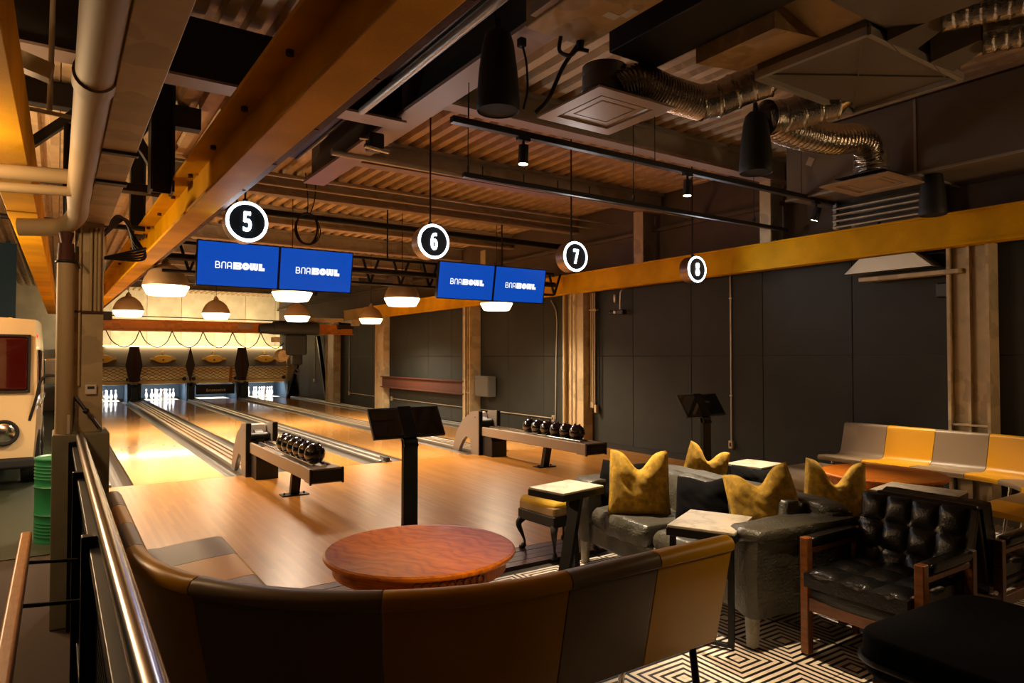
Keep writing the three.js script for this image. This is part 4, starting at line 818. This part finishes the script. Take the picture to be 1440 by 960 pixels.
const sof = single('black_soffit', rbox(0.44, 0.3, 4, 0.01, 3.28, 3.76, -1.4), M.black, 'flat black soffit between the tan air handler and ducts', 'soffit');
const db = thing('supply_duct', 'tan sloped transition duct between soffit and plenum', 'duct');
mesh('transition', [P(prism([[3.52, 3.52], [3.98, 3.58], [3.98, 3.95], [3.52, 3.95]], 0.6), 0, 0, -2.75), P(prism([[3.52, 3.70], [3.98, 3.58], [3.98, 3.95], [3.52, 3.95]], 2.4), 0, 0, -1.25)], M.ductTan, db);
const ple = thing('duct_plenum', 'wide dark sheet metal plenum with flanged edges', 'duct');
mesh('plenum_box', rbox(1.2, 0.5, 0.78, 0.01, 4.6, 3.77, -2.54), M.duct, ple);
mesh('upper_box', rbox(0.7, 0.5, 1.5, 0.01, 3.92, 3.80, -1.38), M.duct, ple);
for (const [a, b] of [[[4.0, 3.51, -2.93], [5.2, 3.51, -2.93]], [[5.2, 3.51, -2.93], [5.2, 3.51, -2.15]], [[4.0, 3.51, -2.93], [4.0, 3.51, -2.15]], [[4.0, 3.51, -2.15], [5.2, 3.51, -2.15]]]) mesh('edge_flange', bar(a, b, 0.035, 0.05), M.galv, ple);
for (const [a, b] of [[[4.0, 3.515, -2.9], [5.18, 3.515, -2.18]], [[5.18, 3.515, -2.9], [4.0, 3.515, -2.18]]]) mesh('folded_seam', bar(a, b, 0.01, 0.012), M.duct, ple);
function spiralDuct(pts, r, label, m) {
  const t = thing('spiral_duct', label, 'duct', [0, 0, 0], 0, 'spiral metal ducts');
  mesh('duct_shell', ribbed(pts, (q, i) => r * (1 + (i % 6 < 1 ? 0.06 : 0)), 130, 32), M.foil, t); return t;
}
spiralDuct([[4.40, 3.64, -1.92], [4.62, 3.64, -1.45], [5.0, 3.66, -0.6]], 0.115, 'bright spiral duct leaving the plenum, the upper of two');
spiralDuct([[4.95, 3.64, -1.92], [5.15, 3.64, -1.45], [5.55, 3.66, -0.6]], 0.115, 'bright spiral duct leaving the plenum, the lower of two');
const ad1 = single('duct_adaptor', P(P(clean(toCreasedNormals(new THREE.CylinderGeometry(0.12, 0.25, 0.26, 4), 0.3)), 0, 0, 0, 0, Math.PI / 4), 4.36, 3.66, -2.03, Math.PI / 2, 0, -0.2), M.duct, 'square to round adaptor at the upper spiral duct', 'duct');
const ad2 = single('duct_adaptor', P(P(clean(toCreasedNormals(new THREE.CylinderGeometry(0.12, 0.25, 0.26, 4), 0.3)), 0, 0, 0, 0, Math.PI / 4), 4.90, 3.66, -2.03, Math.PI / 2, 0, -0.2), M.duct, 'square to round adaptor at the lower spiral duct', 'duct');
const coneTo = (p, d, r0, h) => clean(new THREE.ConeGeometry(r0, h, 28)).translate(0, h / 2, 0).applyQuaternion(new THREE.Quaternion().setFromUnitVectors(V(0, 1, 0), V(...d).normalize())).translate(...p);
const fl = (f) => (q) => f * (1 + 0.05 * Math.sin(q * 190));
const f1 = thing('flexible_duct', 'crinkled foil duct curling from the first ceiling diffuser', 'duct');
mesh('foil_hose', ribbed([[3.2, 3.42, -3.5], [3.35, 3.50, -3.45], [3.65, 3.47, -3.42], [3.95, 3.45, -3.38]], fl(0.12), 260, 26), M.foil, f1);
mesh('collar', ribbed([[3.93, 3.45, -3.38], [4.05, 3.48, -3.30], [4.18, 3.55, -3.18], [4.3, 3.6, -3.05]], (q) => 0.128 * (1 + (Math.abs((q * 4) % 1) < 0.12 ? 0.06 : 0)), 60, 26), M.foil, f1);
mesh('tap_cone', coneTo([4.29, 3.597, -3.06], [0.12, 0.05, 0.13], 0.125, 0.22), M.chrome, f1);
const f2 = thing('flexible_duct', 'long crinkled foil duct bending down to the second ceiling diffuser', 'duct');
mesh('collar', ribbed([[4.55, 3.42, -3.25], [4.68, 3.44, -3.22], [4.85, 3.5, -3.1], [5.0, 3.55, -2.95]], (q) => 0.13 * (1 + (Math.abs((q * 4) % 1) < 0.12 ? 0.06 : 0)), 60, 26), M.foil, f2);
mesh('tap_cone', coneTo([4.99, 3.545, -2.96], [0.15, 0.05, 0.15], 0.127, 0.22), M.chrome, f2);
mesh('foil_hose', ribbed([[4.6, 3.42, -3.25], [4.8, 3.42, -3.3], [5.2, 3.44, -3.35], [5.8, 3.52, -3.42], [6.25, 3.62, -3.48], [6.52, 3.60, -3.53], [6.62, 3.45, -3.56], [6.64, 3.33, -3.56]], fl(0.13), 380, 26), M.foil, f2);
function diffuser(x, y, z, s, label) {
  const t = thing('ceiling_diffuser', label, 'vent', [x, y, z], 0, 'square ceiling diffusers');
  const ring = (o, i, y0, y1) => { const sh = new THREE.Shape([[-o, -o], [o, -o], [o, o], [-o, o]].map((p) => new THREE.Vector2(...p))); sh.holes.push(new THREE.Path([[-i, -i], [-i, i], [i, i], [i, -i]].map((p) => new THREE.Vector2(...p)))); const g = new THREE.ExtrudeGeometry(sh, { depth: y1 - y0, bevelEnabled: false }); g.rotateX(-Math.PI / 2); return P(boxUV(g), 0, y0, 0); };
  mesh('face_plate', ring(s, s * 0.70, 0, 0.014), M.diffuser, t);
  mesh('cone_ring', [P(clean(new THREE.CylinderGeometry(s * 0.6, s * 0.98, 0.06, 4, 1, true)), 0, 0.045, 0, 0, Math.PI / 4)], M.diffuser, t);
  mesh('cone_ring', ring(s * 0.60, s * 0.46, 0.012, 0.03), M.diffuser, t);
  mesh('centre_plate', rbox(s * 0.86, 0.016, s * 0.86, 0.006, 0, 0.018, 0), M.diffuser, t);
  mesh('plenum_pan', span(-s * 0.7, s * 0.7, 0.075, 0.08, -s * 0.7, s * 0.7), M.black, t);
  mesh('neck', [cyl(0.155, 0.155, 0.24, 0, 0.2, 0, 0, 0, 0, 32), cyl(0.162, 0.162, 0.02, 0, 0.16, 0, 0, 0, 0, 32), cyl(0.162, 0.162, 0.02, 0, 0.26, 0, 0, 0, 0, 32)], M.duct, t);
}
diffuser(3.17, 3.275, -3.57, 0.34, 'square metal ceiling diffuser under the tan air handler');
diffuser(6.66, 3.26, -3.57, 0.34, 'square metal ceiling diffuser in front of the wall duct');

// ================================================================ TRACKS, SPOTS AND SPEAKERS
const tk = thing('lighting_track', 'black lighting track carrying three spot heads', 'track');
mesh('track_bar', rbox(5.3, 0.05, 0.06, 0.006, 5.1, 3.36, TRACK_Z), M.black, tk);
for (const x of [2.6, 4.6, 6.9]) mesh('hanger_wire', rod([x, 3.38, TRACK_Z], [x, 4.12, TRACK_Z], 0.004, 6), M.cable, tk);
const tk2 = thing('lighting_track', 'thinner black rail with hooks behind the spot track', 'track');
mesh('track_bar', rbox(4.7, 0.045, 0.05, 0.006, 5.3, 3.17, -5.18), M.black, tk2);
for (const x of [3.0, 5.0, 7.0]) { mesh('hanger_wire', rod([x, 3.2, -5.18], [x, 4.12, -5.18], 0.004, 6), M.cable, tk2); mesh('hook', P(clean(new THREE.TorusGeometry(0.03, 0.009, 8, 16)), x, 3.23, -5.18, 0, 1, 0), M.black, tk2); }
for (const x of [3.15, 3.6, 4.0, 4.4]) mesh('clip', rod([x, 3.17, -5.18], [x, 3.27, -5.18], 0.006, 6), M.black, tk2);
const headAt = [[3.11, 'over the sofa end'], [5.04, 'over the far sofa'], [7.18, 'next to the wall louvre']];
headAt.forEach(([x, l], i) => {
  const t = thing('track_spotlight', 'unseen black cylinder spotlight ' + l, 'spotlight', [x, 3.19, TRACK_Z], 0, 'track spotlights');
  const q = i === 2 ? 0.35 : 0.05;
  mesh('stem', rod([0, 0.08, 0], [0, 0.16, 0], 0.012, 8), M.black, t); mesh('adaptor', rbox(0.12, 0.03, 0.045, 0.006, 0, 0.135, 0), M.black, t);
  mesh('can', P(clean(toCreasedNormals(new THREE.CylinderGeometry(0.04, 0.042, 0.15, 28), 0.5)), 0, 0.01, 0, q, 0, 0), M.black, t);
  mesh('lit_lens', P(cyl(0.036, 0.036, 0.006, 0, -0.077, 0), 0, 0.01, 0, q, 0, 0), M.lampLit, t);
});
[[2.08, 'beside the yellow runway beam'], [4.42, 'between the two foil ducts'], [7.2, 'in front of the wall duct']].forEach(([x, l], i) => {
  const t = thing('pendant_speaker', 'black tapered pendant speaker ' + l, 'speaker', [x, i === 2 ? 2.97 : 2.97, -3.25], 0, 'pendant speakers');
  mesh('cabinet', lathe([[0, 0.012], [0.115, 0.012], [0.12, 0.0], [0.124, 0.01], [0.123, 0.06], [0.112, 0.22], [0.092, 0.38], [0.075, 0.44], [0.05, 0.465], [0, 0.47]], 40), M.speaker, t);
  mesh('grille', cyl(0.113, 0.113, 0.006, 0, 0.009, 0, 0, 0, 0, 40), M.grille, t);
  mesh('hanger', [cyl(0.018, 0.022, 0.07, 0, 0.5, 0, 0, 0, 0, 12), rod([0.01, 0.5, 0], [0.012, 1.15, 0], 0.004, 6), rod([-0.02, 0.5, 0], [-0.03, 1.15, 0], 0.005, 6)], M.black, t);
  if (i === 2) mesh('top_shroud', cyl(0.1, 0.09, 0.16, 0, 0.5, 0), M.speaker, t);
});

// ================================================================ PIPES AND CONDUITS UNDER THE DECK
const pipeList = [
  [[[1.3, 3.62, -9.9], [7.9, 3.6, -9.9]], 0.05, 'blackMetal', 'black sprinkler pipe crossing above the monitors'],
  [[[2.3, 3.66, -6.75], [7.9, 3.62, -6.75]], 0.035, 'galv', 'bare metal pipe crossing behind the second rail'],
  [[[1.4, 3.818, -8.6], [7.93, 3.818, -8.6]], 0.014, 'conduit', 'thin conduit under the deck, upper of two near the monitors'],
  [[[1.4, 3.80, -9.0], [7.93, 3.80, -9.0]], 0.014, 'conduit', 'thin conduit under the deck, lower of two near the monitors'],
  [[[1.62, 3.35, 0], [1.6, 3.35, -9.6]], 0.03, 'galv', 'silver conduit running beside the weathered yellow beam'],
  [[[1.76, 3.5, 0], [1.74, 3.5, -9.6]], 0.045, 'darkSteel', 'dark pipe running beside the weathered yellow beam'],
  [[[2.02, 3.55, 0.5], [2.02, 3.55, -5.2]], 0.03, 'galv', 'steel conduit above the first pendant speaker'],
];
for (const [p, r, m, l] of pipeList) single('overhead_pipe', rod(p[0], p[1], r, 14), M[m], l, 'pipe');
const tray = thing('cable_tray', 'dark cable tray following the weathered yellow beam', 'cable tray');
mesh('tray_bed', span(1.9, 2.3, 3.9, 3.93, -8.0, 1), M.black, tray);
for (const x of [1.9, 2.3]) mesh('tray_side', span(x - 0.01, x + 0.01, 3.88, 4.0, -8, 1), M.darkSteel, tray);
const strut = thing('strut_channel', 'rusty strut channel with clamps beside the weathered yellow beam', 'channel');
mesh('channel', [span(1.28, 1.33, 3.12, 3.17, -9.4, 1), span(1.42, 1.46, 3.18, 3.22, -9.4, 1)], M.rail, strut);
for (let k = 0; k < 8; k++) mesh('clamp', rbox(0.09, 0.06, 0.12, 0.01, 1.44, 3.25, -1.8 - k * 0.95), k % 3 ? M.darkSteel : M.chrome, strut);
const cl = thing('ceiling_clamp', 'black beam clamp with chrome bolts near the second speaker cable', 'clamp', [2.42, 3.55, -5.9]);
mesh('clamp_body', rbox(0.14, 0.16, 0.14, 0.02), M.black, cl); mesh('clamp_bolt', [rod([-0.12, -0.06, 0.05], [0.12, -0.08, 0.05], 0.02, 10), rod([-0.14, 0.03, -0.02], [0.02, 0.02, 0.05], 0.016, 10)], M.chrome, cl);
single('hanging_cable', [tube([[2.5, 3.62, -3.62], [2.52, 3.5, -3.6], [2.53, 3.3, -3.6], [2.5, 3.18, -3.6]], 0.008, 16, 6), rbox(0.05, 0.06, 0.05, 0.01, 2.5, 3.62, -3.62)], M.cable, 'thin black cable dropping beside the air handler', 'cable');
single('hanging_cable', [tube([[2.78, 3.6, -3.36], [2.75, 3.48, -3.5], [2.72, 3.36, -3.56], [2.69, 3.27, -3.6], [2.64, 3.2, -3.66]], 0.014, 20, 8), cyl(0.03, 0.02, 0.06, 2.78, 3.58, -3.36)], M.cable, 'thicker black cable looping toward the first pendant speaker', 'cable');

// ================================================================ LEFT SIDE: COLUMN, PIPES, TRUSS
const plinth = single('column_plinth', rbox(0.36, 1.40, 0.5, 0.012, 0.155, 0.30, -6.17), M.concrete, 'concrete plinth at the end of the steel handrail', 'plinth');
const colm = thing('steel_column', 'pale steel column with conduits standing on the concrete plinth', 'column', [0, 0, -6.15]);
mesh('shaft', [span(0.10, 0.29, 1.0, 2.62, 0.05, 0.07), span(0.10, 0.29, 1.0, 2.62, -0.13, -0.11), span(0.18, 0.21, 1.0, 2.62, -0.11, 0.05)], M.tan, colm);
for (const [x, r] of [[0.135, 0.009], [0.205, 0.012], [0.235, 0.012], [0.26, 0.012]]) mesh('conduit', rod([x, x > 0.2 ? 1.9 : 1.35, 0.085], [x, 2.55, 0.085], r, 8), M.tanPipe, colm);
mesh('conduit_strap', span(0.10, 0.29, 1.90, 1.915, 0.07, 0.10), M.rail, colm);
mesh('thermostat', rbox(0.075, 0.075, 0.02, 0.006, 0.215, 1.32, 0.085), M.white, colm);
mesh('thermostat_display', rbox(0.045, 0.02, 0.004, 0.001, 0.215, 1.333, 0.096), M.slate, colm);
const pp = thing('drain_pipe', 'thick pale drain pipe turning down beside the steel column', 'pipe');
mesh('downpipe', rod([0.045, 1.0, -6.02], [0.045, 2.30, -6.02], 0.056, 24), M.tanPipe, pp);
mesh('wrapped_joint', [cyl(0.05, 0.058, 0.13, 0.045, 2.34, -6.02), cyl(0.05, 0.03, 0.1, 0.045, 2.44, -6.02)], M.rail, pp);
mesh('clamp', [P(clean(new THREE.TorusGeometry(0.06, 0.01, 8, 24)), 0.045, 2.27, -6.02, Math.PI / 2), rod([0.1, 2.28, -5.98], [0.13, 2.22, -5.94], 0.006, 6)], M.black, pp);
mesh('black_sleeve', rod([0.045, 2.48, -6.02], [0.045, 3.3, -6.02], 0.028, 14), M.black, pp);
const op = thing('drain_pipe', 'thick pale drain pipe running overhead beside the tan girder', 'pipe');
mesh('pipe_run', tube([[0.105, 2.62, 0.5], [0.105, 2.62, -2.5], [0.1, 2.60, -5.0], [0.09, 2.57, -5.85], [0.0, 2.54, -6.1], [-0.25, 2.52, -6.15]], 0.065, 60, 24), M.tanPipe, op);
mesh('cross_branch', [rod([0.08, 2.66, -4.9], [-0.3, 2.64, -4.9], 0.045, 20), rod([0.08, 2.58, -4.95], [-0.3, 2.56, -4.95], 0.03, 16)], M.tanPipe, op);
mesh('coupling', cyl(0.075, 0.075, 0.12, 0.105, 2.62, -3.0, Math.PI / 2), M.tanPipe, op);
const tg = thing('tan_girder', 'tan painted roof girder ending at the steel column', 'beam');
mesh('bottom_flange', rbox(0.15, 0.02, 7.5, 0.004, 0.245, 2.60, -2.4), M.tan, tg); mesh('web', span(0.235, 0.255, 2.61, 3.0, -6.15, 1.3), M.tan, tg); mesh('top_flange', rbox(0.15, 0.02, 7.5, 0.004, 0.245, 3.0, -2.4), M.tan, tg);
for (const [w, z] of [[0.05, -3.9], [0.08, -4.6]]) mesh('splice_bar', rbox(0.16, 0.02, w, 0.004, 0.25, 2.585, z), M.darkSteel, tg);
const trs = thing('roof_truss', 'dark steel lattice truss above the walkway', 'truss', [0, 0, -7.6]);
mesh('top_chord', rbox(4.4, 0.22, 0.16, 0.01, -1.0, 4.0, 0), M.darkSteel, trs);
mesh('bottom_chord', rbox(4.4, 0.08, 0.16, 0.01, -1.0, 3.22, 0), M.darkSteel, trs);
for (const [a, b] of [[-2.6, -1.9], [-1.9, -1.2], [-0.5, -1.2], [-0.5, 0.2], [0.35, 0.75], [0.9, 0.5]]) mesh('diagonal', bar([a, 3.25, 0], [b, 3.95, 0], 0.1, 0.08), M.darkSteel, trs);
for (const x of [-1.9, -0.55, 0.35, 0.86]) mesh('post', rbox(0.14, 0.75, 0.1, 0.006, x, 3.6, 0), M.darkSteel, trs);
const dg = thing('dark_girder', 'deep dark girder crossing above the weathered yellow beam', 'beam');
mesh('web', span(-0.6, 2.5, 3.62, 4.1, -5.5, -5.48), M.darkSteel, dg); mesh('bottom_flange', span(-0.6, 2.5, 3.6, 3.62, -5.6, -5.38), M.flange, dg);
const hb = single('dark_hanger_post', [span(0.62, 0.80, 2.95, 4.1, -6.4, -6.38), span(0.62, 0.64, 2.95, 4.1, -6.5, -6.28), span(0.78, 0.80, 2.95, 4.1, -6.5, -6.28)], M.darkSteel, 'black hanger post dropping to the weathered yellow beam', 'post');
single('dark_hanger_post', [span(0.70, 0.86, 3.0, 4.1, -9.3, -9.28), span(0.70, 0.72, 3.0, 4.1, -9.38, -9.2), span(0.84, 0.86, 3.0, 4.1, -9.38, -9.2)], M.slate, 'blue grey hanger post behind the black one', 'post');
for (const [p, r, m, l] of [
  [[[-0.6, 3.15, -5.2], [0.25, 3.10, -5.2]], 0.014, 'conduit', 'thin pale conduit crossing behind the tan girder'],
  [[[-0.05, 3.9, -5.15], [-0.06, 3.12, -5.15]], 0.016, 'conduit', 'thin pale conduit dropping from the roof left of the tan girder'],
  [[[-0.5, 3.0, -8.6], [0.8, 3.0, -8.6]], 0.03, 'blackMetal', 'black pipe crossing low behind the steel column top'],
  [[[0.45, 2.7, -9.5], [0.45, 4.14, -9.5]], 0.025, 'galv', 'shiny vertical conduit behind the tan girder'],
  [[[0.33, 2.9, -8.2], [0.33, 2.9, -12]], 0.022, 'galv', 'shiny conduit receding behind the steel column'],
]) single('overhead_pipe', rod(p[0], p[1], r, 12), M[m], l, 'pipe');
const rn = single('roof_joist', [bar([-2.4, 3.95, -5.0], [-0.05, 3.3, -5.0], 0.1, 0.1)], M.tan, 'pale diagonal roof brace left of the tan girder', 'brace');
single('roof_joist', [span(-0.42, -0.30, 2.9, 4.1, -6.6, -6.5)], M.tan, 'pale upright roof post beside the orange lit girder', 'post');
single('roof_joist', [bar([-3.2, 4.0, -4.2], [0.9, 3.98, -4.25], 0.12, 0.16)], M.tan, 'pale roof joist crossing above the walkway', 'joist');
const wire = []; for (let k = 0; k < 5; k++) wire.push(tube([[0.27, 2.50, -6.24], [0.42 + k * 0.02, 2.75, -6.55 - k * 0.05], [0.55, 2.6 - k * 0.03, -6.7], [0.62, 2.42 + k * 0.02, -6.6], [0.27, 2.34, -6.24]], 0.01, 30, 6));
single('cable_bundle', wire, M.cable, 'tangle of black cables behind the top of the steel column', 'cable');

// ================================================================ RAILING
const rg = thing('guard_railing', 'black mesh guard railing with a polished steel handrail', 'railing');
mesh('handrail', [rod([0.145, 0.985, -5.92], [0.145, 0.985, 0.8], 0.029, 28), ball(0.026, 0.145, 0.985, -5.92, 16)], M.steel, rg);
mesh('handrail_return', [rod([0.145, 0.985, -5.92], [0.145, 1.0, -6.02], 0.02, 14)], M.steel, rg);
mesh('top_bar', rbox(0.045, 0.04, 6.6, 0.004, 0.12, 0.90, -2.6), M.blackMetal, rg);
mesh('bottom_bar', rbox(0.04, 0.04, 6.6, 0.004, 0.12, 0.06, -2.6), M.blackMetal, rg);
for (const z of [-5.85, -4.3, -2.75, -1.2, 0.4]) { mesh('post', rbox(0.05, 1.35, 0.05, 0.004, 0.10, 0.28, z), M.blackMetal, rg); mesh('saddle', rod([0.12, 0.92, z], [0.145, 0.965, z], 0.01, 8), M.blackMetal, rg); }
for (const [z0, z1] of [[-5.82, -4.33], [-4.27, -2.78], [-2.72, -1.23], [-1.17, 0.37]]) {
  const w = [], n = Math.round((z1 - z0) / 0.035);
  for (let k = 0; k <= n; k++) w.push(box(0.004, 0.8, 0.006, 0.12, 0.48, z0 + (z1 - z0) * k / n));
  for (let k = 0; k <= 22; k++) w.push(box(0.004, 0.006, z1 - z0, 0.12, 0.09 + k * 0.0355, (z0 + z1) / 2));
  mesh('mesh_panel', w, M.blackMetal, rg);
}
const wrail = thing('wooden_handrail', 'orange stained wooden handrail on black brackets beside the mesh railing', 'handrail');
mesh('rail', rbox(0.05, 0.075, 5.0, 0.012, -0.125, 0.60, -1.96), M.railWood, wrail);
for (const z of [-4.1, -3.4, -2.2, -0.9]) mesh('bracket', [rod([-0.125, 0.56, z], [0.1, 0.54, z], 0.009, 8)], M.blackMetal, wrail);
const r2 = thing('guard_railing', 'short steel rail stub fixed behind the concrete plinth', 'railing');
mesh('rail', [rod([0.115, 1.27, -6.05], [0.27, 1.03, -5.98], 0.014, 12), rod([0.115, 1.27, -6.05], [0.10, 1.0, -6.03], 0.012, 10)], M.steel, r2);
mesh('joint', ball(0.022, 0.185, 1.16, -6.015, 12), M.black, r2);
single('wall_paper_strip', rbox(0.02, 0.14, 0.04, 0.004, 0.075, 1.07, -5.96), M.paper, 'pale paper slip tucked between drain pipe and column', 'paper');

// ================================================================ BUS AND BARREL
const bus = thing('vintage_bus', 'cream vintage bus with dark red glass parked on the lower floor', 'bus', [-1.45, -0.39, -12.2]);
{
  const W = 1.25, H = 2.62, body = puff(2 * W, H - 0.35, 5.0, 0.14, 0, 18);
  mesh('body_shell', P(body, 0, 0.32 + (H - 0.35) / 2, -2.5), M.bus, bus);
  for (const s of [-1, 1]) { const p = mesh('windscreen', P(rbox(1.08, 0.8, 0.12, 0.05), s * 0.57, 1.86, -0.06, -0.05, s * 0.1, 0), M.busGlass, bus); mesh('windscreen_trim', P(join([box(1.1, 0.03, 0.05, 0, -0.41, 0.02), box(1.1, 0.03, 0.05, 0, 0.41, 0.02), box(0.03, 0.84, 0.05, 0.54, 0, 0.02), box(0.03, 0.84, 0.05, -0.54, 0, 0.02)]), s * 0.57, 1.86, -0.02, -0.05, s * 0.1, 0), M.rubber, p); }
  for (const s of [-1, 1]) { const h = mesh('headlight', [P(lathe([[0.16, 0], [0.17, 0.03], [0.14, 0.06], [0.1, 0.075], [0, 0.08]], 28), s * 0.82, 0.86, -0.07, Math.PI / 2)], M.chrome, bus); mesh('headlight_rim', P(clean(new THREE.TorusGeometry(0.165, 0.025, 10, 32)), s * 0.82, 0.86, -0.02), M.rubber, h); }
  mesh('front_bumper', rbox(2.4, 0.16, 0.12, 0.05, 0, 0.42, 0.02), M.rubber, bus);
  for (const x of [-0.9, -0.3, 0.3, 0.86]) mesh('marker_lamp', ball(0.06, x, 2.5, -0.32, 14, 0.7), M.amber, bus);
  for (const s of [-1, 1]) mesh('side_lamp', ball(0.045, s * 1.16, 2.27, -0.45, 12), M.redLamp, bus);
  for (const s of [-1, 1]) {
    const m = mesh('mirror_arm', tube([[s * 1.12, 1.02, -0.1], [s * 1.2, 1.35, -0.02], [s * 1.26, 1.62, 0.02], [s * 1.32, 1.68, 0.02], [s * 1.42, 1.68, 0.02]], 0.02, 30, 8), M.rubber, bus);
    mesh('mirror_head', rbox(0.28, 0.4, 0.06, 0.04, s * 1.42, 1.74, -0.03), M.chrome, m);
    for (let k = 0; k < 5; k++) mesh('side_window', rbox(0.03, 0.7, 0.72, 0.03, s * 1.222, 1.72, -0.85 - k * 0.84), M.busGlass, bus);
    for (const z of [-1.0, -3.9]) { const w = mesh('wheel', P(cyl(0.4, 0.4, 0.24, 0, 0, 0, 0, 0, Math.PI / 2, 36), s * 1.12, 0.41, z), M.rubber, bus); mesh('hub_cap', P(cyl(0.2, 0.22, 0.26, 0, 0, 0, 0, 0, Math.PI / 2, 28), s * 1.125, 0.41, z), M.chrome, w); }
    mesh('side_moulding', rbox(0.03, 0.05, 4.3, 0.01, s * 1.245, 1.22, -2.5), M.chrome, bus);
  }
}
const br = thing('steel_barrel', 'green ribbed steel barrel on the lower floor beside the plinth', 'barrel', [0.10, -0.39, -8.85]);
{
  const pf = [[0, 0.02], [0.275, 0.02], [0.29, 0], [0.292, 0.02], [0.286, 0.03]];
  for (let k = 0; k < 5; k++) pf.push([0.286, 0.06 + k * 0.035], [0.292, 0.07 + k * 0.035], [0.286, 0.08 + k * 0.035]);
  pf.push([0.286, 0.28], [0.298, 0.295], [0.286, 0.31], [0.286, 0.57], [0.298, 0.585], [0.286, 0.6]);
  for (let k = 0; k < 5; k++) pf.push([0.286, 0.66 + k * 0.035], [0.292, 0.67 + k * 0.035], [0.286, 0.68 + k * 0.035]);
  pf.push([0.286, 0.86], [0.294, 0.87], [0.29, 0.885], [0.275, 0.87], [0, 0.87]);
  mesh('drum', lathe(pf, 40), M.barrel, br); mesh('bung', cyl(0.035, 0.035, 0.02, 0.17, 0.88, 0, 0, 0, 0, 16), M.chrome, br);
}
renderer.render(scene, camera);
